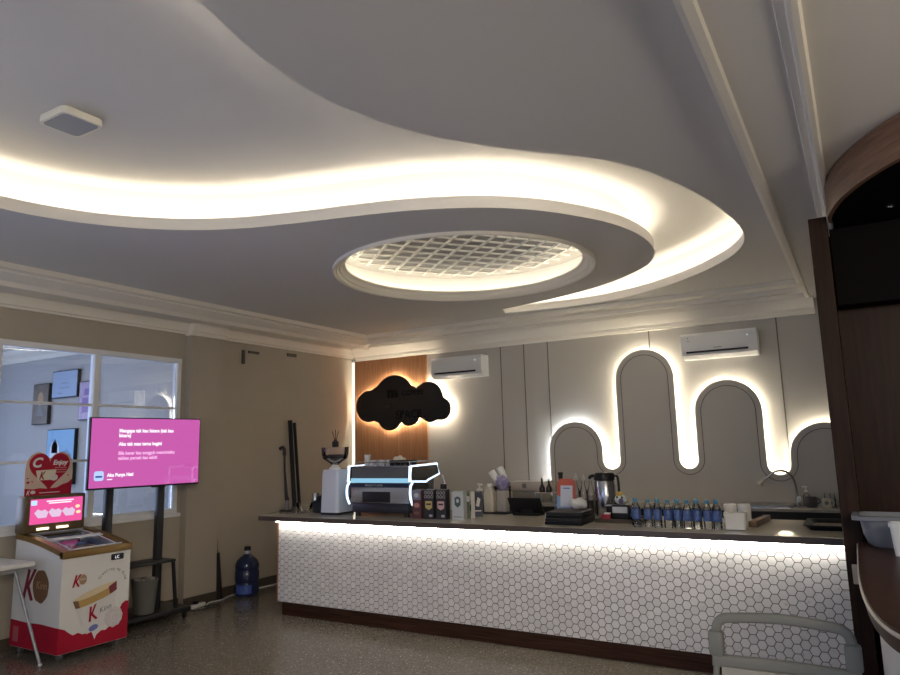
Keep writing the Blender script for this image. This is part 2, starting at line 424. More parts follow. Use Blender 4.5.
# LED tape lying in the cove, behind the lip
k0 = next(i for i, p in enumerate(NS) if p.y > 3.6)
sub = NS[k0:]
n1, n2 = offset(NS, .022, False)[k0:], offset(NS, .045, False)[k0:]
m1, m2 = offset(FS, .022, False), offset(FS, .045, False)
b = B(); b.strip(at(n1, Z1+.055), at(n2, Z1+.025)); b.strip(at(m1, Z1+.055), at(m2, Z1+.025))
struct(b.build('trim_6', LED, smooth=0), 'glowing light tape in the ceiling cove', 'light tape')
q1, q2 = offset(NS, .045, False)[:k0+1], offset(NS, .07, False)[:k0+1]
struct(B().strip(at(q1, Z1+.02), at(q2, Z1+.02)).build('trim_22', LEDDIM, smooth=0), 'dimmer light tape along the near edge of the cove', 'light tape')

# round skylight: moulded ring, well, lattice
b = B()
ringp = [(1.172, Z1+.004), (1.172, Z1-.024), (1.164, Z1-.030), (1.150, Z1-.026), (1.142, Z1-.016), (1.134, Z1-.018), (1.128, Z1-.006), (1.112, Z1+.004), (1.106, Z1+.002), (1.100, Z1+.016), (1.072, Z1+.040), (1.064, Z1+.042), (1.060, Z1+.056), (1.068, Z1+.060), (1.12, Z1+.060), (1.155, Z1+.006)]
b.lathe(ringp, (SKC.x, SKC.y, 0), 96, cap=False)
struct(b.build('trim_7', CORN, smooth=40), 'round moulded ring of the ceiling skylight', 'ceiling ring')
b = B(); b.lathe([(1.155, Z1+.004), (1.26, Z1+.004), (1.26, 3.42)], (SKC.x, SKC.y, 0), 96, cap=False)
struct(b.build('trim_8', CEIL, smooth=40), 'white inner wall of the ceiling skylight', 'skylight wall')
b = B(); b.tube([(SKC.x+1.13*math.cos(2*PI*k/96), SKC.y+1.13*math.sin(2*PI*k/96), Z1+.064) for k in range(96)], .008, 6, closed=True)
struct(b.build('trim_9', LEDSKY, smooth=0), 'glowing light tape in the ceiling skylight', 'light tape')
b = B()
ang = R(-38)
for th, n_ in ((ang, 1), (ang+PI/2, 1)):
    d = Vector((math.cos(th), math.sin(th), 0)); q = Vector((-d.y, d.x, 0))
    for i in range(-6, 7):
        s_ = i*.166
        if abs(s_) >= 1.09: continue
        h = math.sqrt(1.12**2-s_*s_)
        M = fr((SKC.x+q.x*s_, SKC.y+q.y*s_, 3.404), d, (0, 0, 1))
        b.box(-h, h, 0, .014, -.012, .012, M=M)
struct(b.build('trim_10', mat('lattice_white', (.88, .86, .80), .5), smooth=0), 'white lattice grid over the skylight', 'lattice')

B_ = B(); B_.lathe([(0, 3.418), (1.26, 3.418)], (SKC.x, SKC.y, 0), 96, cap=False); struct(B_.build('trim_23', mat('skylight_panel', (.42, .41, .39), .7), smooth=0), 'pale ceiling of the round skylight', 'skylight ceiling')
# cornices
a, c = sweep([(0, 2.915), (.028, 2.915), (.032, 2.935), (.05, 2.94), (.07, 3.03), (.36, 3.035), (.37, 3.012), (.40, 3.012), (.43, 3.05), (.45, 3.055), (.53, 3.10), (.53, 3.115), (.58, 3.125), (.58, 3.17)], (XL, YF, 0), (XL, YB, 0), (1, 0, 0))
b = B(); b.strip(a, c)
pp = [(.0, 2.9), (.118, 2.9), (.122, 2.935), (.14, 2.94), (.16, 3.03), (.16, 3.05), (0, 3.05)]
b.prism(pp, fr((XL, 5.0, 0), (1, 0, 0), (0, 0, 1)), -.49, -.01)
struct(b.build('trim_11', CORN, smooth=30), 'wide stepped cornice along the left wall', 'cornice')
a, c = sweep([(0, 2.868), (.035, 2.868), (.04, 2.893), (.055, 2.898), (.06, 2.93), (.085, 2.95), (.125, 3.03), (.145, 3.035), (.15, 3.025), (.17, 3.025), (.175, 3.07), (.25, 3.075), (.255, 3.06), (.29, 3.06), (.295, 3.11), (.39, 3.12), (.42, 3.12), (.42, 3.17)], (XL+.1, YB, 0), (-.30, YB, 0), (0, -1, 0))
struct(B().strip(a, c).build('trim_12', CORN, smooth=30), 'stepped cornice along the back wall', 'cornice')
# right side: lowered soffit, its bead and the second moulding
struct(B().box(-.36, XR, YF, YB, 3.03, Z1).build('ceiling_right', CEIL, smooth=0))
a, c = sweep([(0, Z1), (0, 3.125), (.03, 3.12), (.04, 3.06), (.05, 3.018), (.085, 3.018), (.095, 3.03)], (-.42, YF, 0), (-.42, YB, 0), (1, 0, 0))
struct(B().strip(a, c).build('trim_13', CORN, smooth=30), 'white bead moulding beside the cove', 'ceiling moulding')
a, c = sweep([(0, 3.03), (.004, 3.012), (.035, 3.005), (.04, 2.985), (.055, 2.975), (.075, 2.975), (.085, 3.0)], (-.115, YF, 0), (-.115, YB, 0), (1, 0, 0))
struct(B().strip(a, c).build('trim_14', CORN, smooth=30), 'white double moulding above the dark post', 'ceiling moulding')
struct(B().box(-.035, XR, YF, YB, 3.0, 3.03).build('ceiling_side_bay', CEIL, smooth=0))

# ------------------------------------------------------------------ back wall: panel joints, wood panel, lit edge, wavy panel
b = B()
for x in (-3.94, -3.61, -3.285, -2.02, -.675): b.box(x-.006, x+.006, YB-.003, YB+.001, .9, 2.87)
struct(b.build('trim_15', GROOVE, smooth=0), 'dark vertical joints of the grey wall panels', 'panel joints')
WOODP = wood('brown_wall_wood', (0.30, 0.135, 0.062), (0.46, 0.235, 0.12), 0.45, (26, 26, 0.7), 4)
struct(B().box(-6.315, -5.075, YB-.03, YB, .9, 2.87).build('trim_16', WOODP, smooth=0), 'brown fluted wood wall panel behind the cloud sign', 'wall panel')
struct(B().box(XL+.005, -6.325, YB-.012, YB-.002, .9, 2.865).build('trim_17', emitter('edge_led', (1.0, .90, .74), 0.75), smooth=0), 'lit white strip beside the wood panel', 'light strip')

def wave(off=0.0):
    """Outline of the arch panel, grown inwards by off."""
    pts = [(-3.285+off, .9)]
    for (cx, cz, r, kind) in ((-2.957, 1.53, .328, 1), (-2.525, 1.402, .104, 0), (-2.091, 2.318, .33, 1), (-1.6605, 1.40, .1005, 0), (-1.2225, 1.902, .3375, 1), (-.7725, 1.345, .1125, 0), (-.33, 1.42, .33, 1)):
        rr = r-off if kind else r+off
        for k in range(21):
            a = PI-PI*k/20
            pts.append((cx+rr*math.cos(a), cz+(rr if kind else -rr)*math.sin(a)))
    pts.append((-off, .9))
    return pts
b = B(); b.prism(wave(0), FRONT((0, 7.868, 0)), -.02, 0, .004)
pan = struct(b.build('trim_18', PANEL, smooth=40), 'grey wavy arch panel on the back wall', 'wall panel')
b = B(); inn = wave(.062); b.tube([(x, 7.867, z) for x, z in inn], .0045, 6)
struct(b.build('trim_19', GROOVE), 'dark inlay line along the arches', 'inlay line')
def arch_tape(i0, i1, m, n_):
    t = wave(.028)[i0:i1]
    return struct(B().tube([(x, 7.899, z) for x, z in t], .007, 6).build(n_, m), 'glowing light tape behind the arch panel', 'light tape')
arch_tape(0, 17, LEDARCHW, 'trim_20'); arch_tape(16, 200, LEDARCH, 'trim_21')

# ================================================================== THINGS
ZC = 0.955                                               # bar worktop height
# ------------------------------------------------------------------ bar counter
bar = thing('bar_counter', 'long bar counter fronted with white hexagon mosaic tiles', 'counter', (-2.6, 5.7, 0))
def BL(x0, x1, y0, y1, z0, z1): return (x0+2.6, x1+2.6, y0-5.7, y1-5.7, z0, z1)
B().box(*BL(-5.165, -.16, 5.262, 6.2, .13, .9)).build('body', mat('counter_body', (.05, .035, .025), .6), bar, 0)
B().box(*BL(-5.14, -.16, 5.285, 6.15, 0, .13)).build('plinth', DARKWOODX, bar, 0)
B().box(*BL(-5.182, -5.165, 5.248, 6.2, .13, .9)).build('edge_strip', mat('copper_edge', (.40, .17, .09), .35, .3), bar, 0)
GROUT = mat('grout', (.10, .09, .08), .8)
B().box(*BL(-5.165, -.16, 5.252, 5.262, .131, .9)).build('grout_bed', GROUT, bar, 0)
hm = mat('hex_tile', (.80, .78, .76), .22); nt = hm.node_tree
ge = nt.nodes.new('ShaderNodeNewGeometry'); rp = nt.nodes.new('ShaderNodeValToRGB')
rp.color_ramp.elements[0].color = (.74, .72, .70, 1); rp.color_ramp.elements[1].color = (.84, .82, .80, 1)
nt.links.new(ge.outputs['Random Per Island'], rp.inputs[0])
tc2 = nt.nodes.new('ShaderNodeTexCoord'); nz = nt.nodes.new('ShaderNodeTexNoise'); nz.inputs['Scale'].default_value = 22; nz.inputs['Detail'].default_value = 5; nz.inputs['Distortion'].default_value = 1.5
nt.links.new(tc2.outputs['Object'], nz.inputs['Vector'])
r2 = nt.nodes.new('ShaderNodeValToRGB'); r2.color_ramp.elements[0].position = .62; r2.color_ramp.elements[1].position = .72
r2.color_ramp.elements[0].color = (1, 1, 1, 1); r2.color_ramp.elements[1].color = (.80, .78, .77, 1); nt.links.new(nz.outputs['Fac'], r2.inputs[0])
mm = nt.nodes.new('ShaderNodeMix'); mm.data_type = 'RGBA'; mm.blend_type = 'MULTIPLY'; mm.inputs['Factor'].default_value = 1
nt.links.new(rp.outputs[0], mm.inputs['A']); nt.links.new(r2.outputs[0], mm.inputs['B']); nt.links.new(mm.outputs['Result'], nt.nodes['Principled BSDF'].inputs['Base Color'])
b = B(); F2F = .061; rad = (F2F-.0042)/2/math.cos(PI/6); cw = F2F*math.cos(PI/6)
def clip_poly(p, x0, x1, z0, z1):
    for ax, lim, sg in ((0, x0, 1), (0, x1, -1), (1, z0, 1), (1, z1, -1)):
        out = []
        for i in range(len(p)):
            a_, c_ = p[i-1], p[i]; da, dc = (a_[ax]-lim)*sg, (c_[ax]-lim)*sg
            if (da < 0) != (dc < 0):
                t_ = da/(da-dc); out.append((a_[0]+(c_[0]-a_[0])*t_, a_[1]+(c_[1]-a_[1])*t_))
            if dc >= 0: out.append(c_)
        p = out
        if len(p) < 3: return None
    return p
i = 0
while -5.17+i*cw < -.1:
    x = -5.165+i*cw; z = .11+(F2F/2 if i % 2 else 0)
    while z < .94:
        p = clip_poly([(x+rad*math.cos(PI/3*k), z+rad*math.sin(PI/3*k)) for k in range(6)], -5.163, -.16, .132, .9)
        if p:
            M = Matrix.Translation((2.6, 5.252-5.7, 0)) @ FRONT((0, 0, 0))
            f0 = [b.bm.verts.new(M @ Vector((q[0], q[1], 0))) for q in p]; cxm = sum(q[0] for q in p)/len(p); czm = sum(q[1] for q in p)/len(p)
            f1 = [b.bm.verts.new(M @ Vector((cxm+(q[0]-cxm)*.965, czm+(q[1]-czm)*.965, .0035))) for q in p]
            b.bm.faces.new(f1)
            for k in range(len(p)): b.bm.faces.new((f0[k-1], f0[k], f1[k], f1[k-1]))
        z += F2F
    i += 1
b.build('tile_front', hm, bar, 0, recalc=False)
B().box(*BL(-5.16, -.16, 5.204, 5.216, .899, .9055)).build('light_tape', LEDBAR, bar, 0)

STONE = mat('stone_top', (.62, .57, .48), .035, noise=(9, .08)); STONEEDGE = mat('stone_edge', (.085, .06, .048), .3, noise=(9, .1))
ct = tag(B().prism([(-5.40, 5.2), (-.16, 5.2), (-.16, 6.25), (-5.86, 6.25)], FLAT((0, 0, 0)), .907, ZC, .004).build('worktop', STONE, smooth=0), 'polished grey stone worktop along the bar counter', 'worktop')
B().box(-5.40, -.16, 5.196, 5.1995, .908, ZC-.001).build('edge', STONEEDGE, ct, 0)

# back counter under the arches, with sink
bc = thing('back_counter', 'dark back counter under the arches with pale stone top', 'counter', (-2.2, 7.67, 0))
B().box(-2.1, 2.0, -.24, .275, 0, .905).build('cabinet', mat('back_cabinet', (.012, .011, .011), .5), bc, 0)
B().box(-2.1, 2.0, -.27, .275, .907, .935, .003).build('worktop', mat('back_stone', (.34, .32, .30), .25), bc, 0)
tag(B().box(-3.4, -1.52, 7.885, 7.899, .936, 1.0).build('wood_ledge', mat('brown_ledge', (.17, .10, .05), .5), smooth=0), 'narrow brown wood ledge along the wall under the arches', 'ledge')
sk = thing('sink', 'shallow steel sink with raised rim set in the back counter', 'sink', (-.90, 7.66, .935))
b = B(); b.prism(rrect(.50, .40, .04), FLAT((0, 0, 0)), 0, .022, .006); b.build('rim', STEEL, sk)
B().prism(rrect(.42, .32, .05), FLAT((0, 0, 0)), .0221, .0225).build('basin', mat('sink_basin', (.22, .21, .20), .3, .8), sk)
tp = thing('sink_tap', 'grey gooseneck tap bent over the sink', 'tap', (-.625, 7.72, .935))
B().lathe([(.03, 0), (.03, .012), (.017, .02), (.017, .10), (.012, .12)]).build('base', STEEL, tp)
B().tube(smooth_path([(0, 0, .11), (-.004, 0, .2), (-.03, 0, .29), (-.10, -.01, .345), (-.18, -.02, .335), (-.25, -.03, .28), (-.285, -.035, .25)], 6), .011, 10).build('neck', STEEL, tp)
B().cyl((-.275, -.034, .262), (-.325, -.04, .208), .013, .032, 16).build('spray_head', mat('satin_steel', (.55, .52, .48), .35, .9), tp)
B().sphere((.018, -.03, .07), (.022, .022, .03)).build('handle', WHITE, tp)
sd = thing('soap_dispenser', 'clear soap bottle with pale pump behind the grey pot', 'bottle', (-.545, 7.76, .935))
B().lathe([(.028, 0), (.032, .01), (.032, .10), (.014, .125), (.012, .135)]).build('bottle', PET, sd)
b = B(); b.cyl((0, 0, .135), (0, 0, .15), .015); b.cyl((0, 0, .15), (0, 0, .185), .004); b.box(-.035, .012, -.008, .008, .18, .192, .003); b.build('pump', WHITE, sd)
gp = thing('grey_pot', 'small dark grey pot beside the sink tap', 'pot', (-.50, 7.62, .935))
b = B(); b.lathe([(.045, 0), (.052, .01), (.052, .10), (.047, .10), (.045, .015), (0, .012)], n=28, cap=False); b.build('body', mat('dark_grey', (.10, .10, .10), .5), gp)
B().tube([(.051, 0, .085), (.075, 0, .08), (.078, 0, .05), (.051, 0, .03)], .006, 8).build('handle', mat('dark_grey', (.10, .10, .10), .5), gp)
def mug(loc, label, m, glass=False, r=.036, h=.088):
    t = thing('glass_mug' if glass else 'mug', label, 'glass' if glass else 'mug', loc)
    B().lathe([(r*.9, 0), (r, .008), (r, h), (r-.004, h), (r-.005, .01), (0, .008)], n=24, cap=False).build('cup', m, t)
    B().tube(smooth_path([(r-.002, 0, h*.8), (r+.022, 0, h*.75), (r+.024, 0, h*.4), (r-.002, 0, h*.2)], 4), .005, 8).build('handle', m, t)
    return t
mg = mug((-.365, 7.60, .935), 'cream mug with a round print on the back counter', CREAM)
B().prism(ellipse(.017, .017, 0, .048), FRONT((0, -.0358, 0)), -.004, .0008).build('print', GREYINK, mg)
mug((-.262, 7.62, .935), 'clear glass mug standing right of the cream mug', GLASS, True)
tagl = ['clear upturned tumbler behind the cream mug', 'clear upturned tumbler behind the glass mug']
for k, x in enumerate((-.365, -.28)):
    tag(B().lathe([(.034, 0), (.028, .125), (.025, .125), (.031, .004)], n=20, cap=False).build('tumbler', GLASS), tagl[k], 'glass', 'clear tumblers by the sink').location = (x, 7.80, .935)

# ------------------------------------------------------------------ cloud sign
cl = thing('cloud_sign', 'black cloud-shaped sign glowing around its edge', 'sign', (-5.45, 7.86, 2.22))
circles = [(-5.585, 2.275, .340), (-6.02, 2.20, .225), (-5.66, 2.05, .205), (-5.33, 2.075, .175), (-5.02, 2.25, .235), (-4.82, 2.108, .153), (-4.985, 2.10, .165), (-5.35, 2.2, .26), (-5.8, 2.22, .26)]
outl = []
cx0, cz0 = -5.45, 2.2
for k in range(240):
    a_ = 2*PI*k/240; d = (math.cos(a_), math.sin(a_)); best = 0
    for (x, z, r) in circles:
        px, pz = cx0-x, cz0-z; bb = px*d[0]+pz*d[1]; cc = px*px+pz*pz-r*r; disc = bb*bb-cc
        if disc >= 0: best = max(best, -bb+math.sqrt(disc))
    outl.append((best*d[0], cz0-2.22+best*d[1]))
CM = FRONT((0, 0, 0))
B().prism(outl, CM, -.025, 0, .004).build('board', mat('sign_black', (.014, .012, .010), .6), cl, 40)
ins = []
for k in range(240):
    p, q, n_ = Vector(outl[k]), Vector(outl[k-3]), Vector(outl[(k+3) % 240]); t_ = (n_-q).normalized()
    ins.append(p+Vector((-t_.y, t_.x))*.03)
B().tube([(p.x, .035, p.y) for p in ins[::2]], .006, 6, closed=True).build('light_tape', LEDWARM, cl)
GL = mat('sign_letters', (.002, .002, .002), .25)
text('m', CM @ Matrix.Translation((-.24, .09, .001)), .20, GL, cl, bold=.012, sx=1.15)
text('COFFEE', CM @ Matrix.Translation((.00, .10, .001)), .105, GL, cl, bold=.003)
text('and', CM @ Matrix.Translation((-.30, -.07, .001)), .10, GL, cl)
text('SPACE .', CM @ Matrix.Translation((-.10, -.21, .001)), .15, GL, cl, bold=.004)
for (x, z) in ((-.35, 0), (0, .1), (.3, 0), (0, -.2)): B().cyl((x, .024, z), (x, .09, z), .012).build('standoff', BLACK, cl)

# ------------------------------------------------------------------ air conditioners
def aircon(loc, label, w_, shade):
    t = thing('air_conditioner', label, 'air conditioner', loc, group='air conditioners on the back wall')
    prof = [(0, 0), (-.13, .0), (-.185, .035), (-.205, .08), (-.205, .25), (-.19, .275), (0, .275)]
    B().prism([(p[0], p[1]) for p in prof], fr((-w_/2, 0, 0), (0, 1, 0), (0, 0, 1)), 0, w_, .004).build('housing', shade, t, 30)
    b = B(); b.box(-w_/2+.05, w_/2-.09, -.209, -.19, .058, .078); b.build('air_outlet', BLACK, t, 0)
    B().box(-w_/2+.05, w_/2-.10, -.19, -.155, .022, .030, M=Matrix.Translation((0, -.0, .012))).build('flap', shade, t, 0)
    B().box(w_/2-.095, w_/2-.085, -.2065, -.204, .20, .212).build('status_light', emitter('ac_light', (.7, .75, 1), 1.2), t, 0)
    return t
ac = aircon((-1.24, YB, 2.482), 'white air conditioner mounted above the third arch', .77, WHITE)
B().prism(ellipse(.006, .006), FRONT((-.31, -.206, .225)), 0, .0006).build('sticker', GREYINK, ac)
B().box(-.325, -.29, -.2062, -.2055, .19, .194).build('sticker_line', GREYINK, ac)
B().box(-.05, .03, -.2062, -.2055, .10, .107).build('logo_plate', GREYINK, ac, 0)
aircon((-4.50, YB, 2.497), 'white air conditioner mounted right of the cloud sign', .76, WHITE)

# ------------------------------------------------------------------ flush ceiling lamp in the cove (unlit)
cla = thing('ceiling_lamp', 'small square unlit lamp on the upper ceiling', 'lamp', (-3.675, 2.065, Z2), R(0))
b = B(); b.prism(rrect(.255, .235, .03), FLAT((0, 0, 0)), -.045, -.004, .004); b.build('frame', mat('lamp_rim', (.8, .78, .68), .4), cla)
b = B(); b.prism(rrect(.225, .205, .03), FLAT((0, 0, 0)), -.0475, -.044); b.build('diffuser', mat('lamp_diffuser', (.42, .42, .42), .18), cla)
B().box(-.02, .02, .09, .12, -.012, 0).build('bracket', BLACK, cla, 0)

# ------------------------------------------------------------------ pictures in the room next door
def picture(name, x0, x1, z0, z1, m, label, deco):
    t = thing(name, label, 'picture', ((x0+x1)/2, 5.5, z0), group='framed pictures in the next room')
    w_, h_ = x1-x0, z1-z0
    B().box(-w_/2, w_/2, -.05, -.002, 0, h_, .004).build('frame', BLACK, t, 0)
    B().box(-w_/2+.012, w_/2-.012, -.052, -.0505, .012, h_-.012).build('print', m, t, 0)
    for (pts, mm_) in deco: B().prism(pts, FRONT((0, -.0522, 0)), 0, .0008).build('print_detail', mm_, t, 0)
LB = mat('print_blue', (.34, .46, .66), .4); SEP = mat('print_sepia', (.16, .13, .10), .4, noise=(9, .5)); PUR = mat('print_purple', (.45, .36, .56), .4, noise=(30, .45)); SKYB = mat('print_sky', (.18, .42, .70), .4)
picture('picture_certificate', -9.75, -9.14, 2.41, 2.79, LB, 'pale blue certificate in thin black frame, seen through the window', [([(-.12+i*0, .13+.03*i) for i in (0,)] + [(.12, .13), (.12, .137), (-.12, .137)], GREYINK), ([(-.08, .2), (.08, .2), (.08, .207), (-.08, .207)], GREYINK), ([(-.15, .06), (-.04, .06), (-.04, .068), (-.15, .068)], GREYINK)])
picture('picture_sepia', -10.22, -9.82, 2.06, 2.64, SEP, 'dark sepia picture left of the pale blue certificate', [(ellipse(.07, .10, 0, .36), TANOVAL), ([(-.1, .12), (.1, .12), (.03, .26), (-.04, .26)], GREYINK)])
picture('picture_purple', -9.09, -8.72, 2.08, 2.605, PUR, 'pale purple print right of the blue certificate', [([(-.1, .1), (.06, .1), (.06, .3), (-.1, .3)], mat('print_violet', (.25, .14, .42), .4)), ([(-.06, .33), (.08, .33), (.08, .42), (-.06, .42)], mat('print_violet', (.25, .14, .42), .4))])
picture('picture_blue_arch', -9.79, -9.13, 1.235, 1.98, SKYB, 'bright blue picture of a white arch behind the heart sign', [([(-.24, .2), (-.24, .45)] + [(-.13+.11*math.cos(R(180-18*k)), .45+.13*math.sin(R(18*k))) for k in range(11)] + [(-.02, .2)], mat('print_white', (.7, .74, .8), .4)), ([(-.20, .42), (-.20, .52), (-.13, .62), (-.06, .52), (-.06, .42)], NAVY), ([(.02, .12), (.28, .12), (.28, .40), (.15, .47), (.02, .40)], mat('print_midblue', (.10, .25, .50), .4)), ([(-.28, .05), (.28, .05), (.28, .13), (-.28, .17)], mat('print_white', (.7, .74, .8), .4))])

# ------------------------------------------------------------------ television on a rolling stand
TVR = R(-8)
tv = thing('television', 'flat television showing pink song lyrics on a black stand', 'television', (-6.02, 4.335, 1.292), TVR)
W_, H_ = 1.115, .665
B().box(-.045, 0, -W_/2, W_/2, 0, H_, .006).build('casing', BLACK, tv)
SM = SIDE((.0005, 0, 0))
B().box(.0, .0015, -W_/2+.010, W_/2-.010, .016, H_-.010).build('screen', SCREENPINK, tv, 0)
B().box(.0022, .0028, -W_/2+.010, W_/2-.010, .016, H_-.010).build('screen_glass', glassy('screen_glass', (1, 1, 1), 0.03, 1.35), tv, 0)
def tvt(s, y, z, size, m, bold=0.002): text(s, SIDE((.0018, y, z)), size, m, tv, bold=bold, sx=.92, ext=.0001)
tvt('Mengapa tak kau bicara (tak kau', -.29, .525, .046, SCREENTXT); tvt('bicara)', -.29, .48, .046, SCREENTXT)
tvt('Aku tak mau terus begini', -.29, .40, .046, SCREENTXT)
tvt('Bila benar kau sungguh mencintaiku', -.29, .315, .043, SCREENDIM); tvt('takkan pernah kau sakiti', -.29, .268, .043, SCREENDIM)
tvt('Aku Punya Hati', -.385, .115, .043, SCREENTXT); B().box(.0018, .0021, -.385, -.335, .085, .094).build('screen_line', SCREENTXT, tv, 0)
B().prism(rrect(.088, .088, .02), SIDE((.0016, -.46, .125)), 0, .0006).build('screen_logo', SCREENBLUE, tv, 0)
B().prism([(-.03, -.005), (.03, -.005), (.03, .012), (-.03, .012)], SIDE((.0023, -.46, .115)), 0, .0003).build('logo_mark', SCREENNAVY, tv, 0)
B().box(-.03, -.002, .06, .20, -.010, 0, .003).build('sensor_bar', BLACK, tv)

st = thing('tv_stand', 'black rolling television stand with a low shelf', 'stand', (-6.13, 4.36, 0), R(-4))
b = B(); b.box(-.30, .19, -.42, .47, .065, .11, .008); b.build('base', BLACKMETAL, st)
for y in (-.33, .20): B().box(-.03, .03, y-.035, y+.035, .11, 1.66, .004).build('post', BLACKMETAL, st)
B().box(-.03, .035, -.35, .22, 1.55, 1.63).build('crossbar', BLACKMETAL, st, 0)
B().box(-.10, .16, -.38, .30, .555, .58, .004).build('shelf', BLACKMETAL, st)
for y in (-.365, .285): B().tube([(.137, y, .558), (.137, y+.045, .108)], .018, 4).build('shelf_leg', BLACKMETAL, st, 0)
for (x, y) in ((.15, -.37), (.15, .42), (-.25, -.37), (-.25, .42)):
    c_ = B().cyl((x, y-.013, .026), (x, y+.013, .026), .026, n=18).build('caster', BLACK, st)
    B().box(x-.012, x+.012, y-.018, y+.018, .03, .066).build('caster_fork', BLACKMETAL, c_, 0)

bn = thing('waste_bin', 'grey plastic waste bin on the television stand base', 'bin', (-6.06, 4.39, .1105))
B().lathe([(.085, 0), (.09, .005), (.118, .30), (.122, .30), (.122, .315), (.112, .315), (.085, .012), (0, .012)], n=32, cap=False).build('body', mat('bin_grey', (.11, .11, .10), .5), bn)
b = B()
for k in range(14):
    a_ = k*2.4; b.box(-.03, .03, -.001, .001, 0, .09, M=Matrix.Translation((.06*math.cos(a_), .06*math.sin(a_), .235)) @ Matrix.Rotation(a_, 4, 'Z') @ Matrix.Rotation(.4*math.sin(k), 4, 'X'))
b.build('liner', mat('bin_bag', (.3, .29, .27), .3), bn, 0)

# ------------------------------------------------------------------ ice cream freezer
FX, FY = -5.96, 3.61
fz = thing('ice_cream_freezer', 'white and red ice cream chest freezer with gold rim', 'freezer', (FX, FY, 0))
def zt(x): t_ = max(0, (x+.35)/.70); return .915-.115*t_**1.55
N_ = 14
side = [(-.35, .06), (.35, .06)] + [(.35-.70*k/N_, zt(.35-.70*k/N_)) for k in range(N_+1)]
FS_ = fr((0, 0, 0), (1, 0, 0), (0, 0, 1))               # face looking to -Y (side towards the camera)
BODYW = mat('freezer_white', (.78, .77, .73), .3)
b = B(); b.box(-.35, .35, -.30, .30, .06, .735)
upper = [(-.35, .7349), (.35, .7349)] + side[2:]
for y0 in (-.248, .30): b.prism(upper, fr((0, y0, 0), (1, 0, 0), (0, 0, 1)), 0, .052)
b.box(.31, .35, -.25, .25, .7349, zt(.35)-.001); b.box(-.35, -.30, -.25, .25, .7349, zt(-.35)-.001)
b.build('cabinet', BODYW, fz, 30)
def rimz(x): return zt(x)+.035
b = B()
for y0 in (-.305, .245):
    lo = [(x, zt(x)+.001) for x in [.355-.71*k/N_ for k in range(N_+1)]]; hi = [(x, z+.042) for x, z in reversed(lo)]
    b.prism(hi+lo, fr((0, y0+.06, 0), (1, 0, 0), (0, 0, 1)), 0, .06)
b.box(.31, .37, -.305, .305, zt(.35)-.012, zt(.35)+.046, .006); b.box(-.355, -.30, -.3, .3, zt(-.35), zt(-.35)+.043)
b.build('rim', GOLD, fz, 30)
b = B()
rows = [(x, zt(x)+.030) for x in [.31-.61*k/10 for k in range(11)]]
b.strip([(x, -.245, z) for x, z in rows], [(x, .245, z) for x, z in rows]); b.build('glass_lid', glassy('lid_glass', (.9, .95, 1), .02, 1.25), fz)
for x in (.300, .02, -.02, -.29): B().box(x-.008, x+.008, -.245, .245, zt(x)+.031, zt(x)+.043).build('lid_frame', mat('lid_frame_white', (.7, .72, .74), .3), fz, 0)
for y in (-.20, .20): B().tube([(x, y, zt(x)+.034) for x in (.29, .2, .1, 0, -.1, -.2, -.28)], .005, 6).build('lid_rail', mat('lid_frame_white', (.7, .72, .74), .3), fz)
b = B(); b.strip([(.308, -.243, .80), (.308, .243, .80), (-.298, .243, .90), (-.298, -.243, .90)], [(.308, -.243, .74), (.308, .243, .74), (-.298, .243, .74), (-.298, -.243, .74)], True)
b.build('inner_tray', mat('freezer_inside', (.55, .66, .85), .4), fz, 0)
# red lower band with the dripping wave (front and side)
wv = [(-.30, .062), (.30, .062), (.30, .36), (.27, .365), (.24, .345), (.22, .31), (.20, .28), (.15, .20), (.10, .165), (.06, .17), (.02, .145), (.005, .11), (-.012, .15), (-.03, .19), (-.06, .175), (-.10, .175), (-.14, .195), (-.18, .185), (-.21, .205), (-.25, .24), (-.30, .262)]
B().prism(wv, SIDE((.3505, 0, 0)), 0, .0012).build('front_red_wave', RED, fz, 0)
B().prism([(-.35, .062), (.352, .062), (.352, .262), (.30, .262), (.1, .27), (-.1, .262), (-.35, .27)], FRONT((0, -.3005, 0)), 0, .0012).build('side_red_band', RED, fz, 0)
FM = lambda y, z, d=.0018: SIDE((.3505+d, y, z))
def script_K(M, s, m, parent):
    b = B()
    b.prism([(0, 0), (.16*s, 0), (.42*s, .95*s), (.27*s, 1*s), (.22*s, .8*s)], M, 0, .0008)
    b.prism([(.22*s, .42*s), (.62*s, 1*s), (.78*s, 1*s), (.40*s, .45*s), (.66*s, .02*s), (.5*s, -.02*s), (.25*s, .38*s)], M, .0004, .0012)
    return b.build('letter_k', m, parent, 0)
script_K(FM(-.21, .555), .095, RED, fz)
B().prism(ellipse(.032, .040, 0, 0), FM(-.122, .605), 0, .0006).build('brand_oval', TANOVAL, fz, 0)
text('Kinn', FM(-.148, .600, .0028), .027, PAPER, fz, shear=.2)
B().prism(rrect(.115, .05, .01), FM(.175, .745), 0, .004).build('control_panel', BLACK, fz, 0)
text('LC', FM(.15, .733, .0062), .034, SCREENTXT, fz)
B().box(.3505, .356, .235, .30, .778, .80).build('latch', PAPER, fz, 0)
for k, ch in enumerate('Creating my Kind'):
    a_ = R(150-k*9.4); rr_ = .112
    if ch != ' ':
        M = FM(.135+rr_*1.05*math.cos(a_), .535+rr_*.95*math.sin(a_)) @ Matrix.Rotation(a_-PI/2, 4, 'Z')
        text(ch, M, .033, GREYINK, fz, align='CENTER')
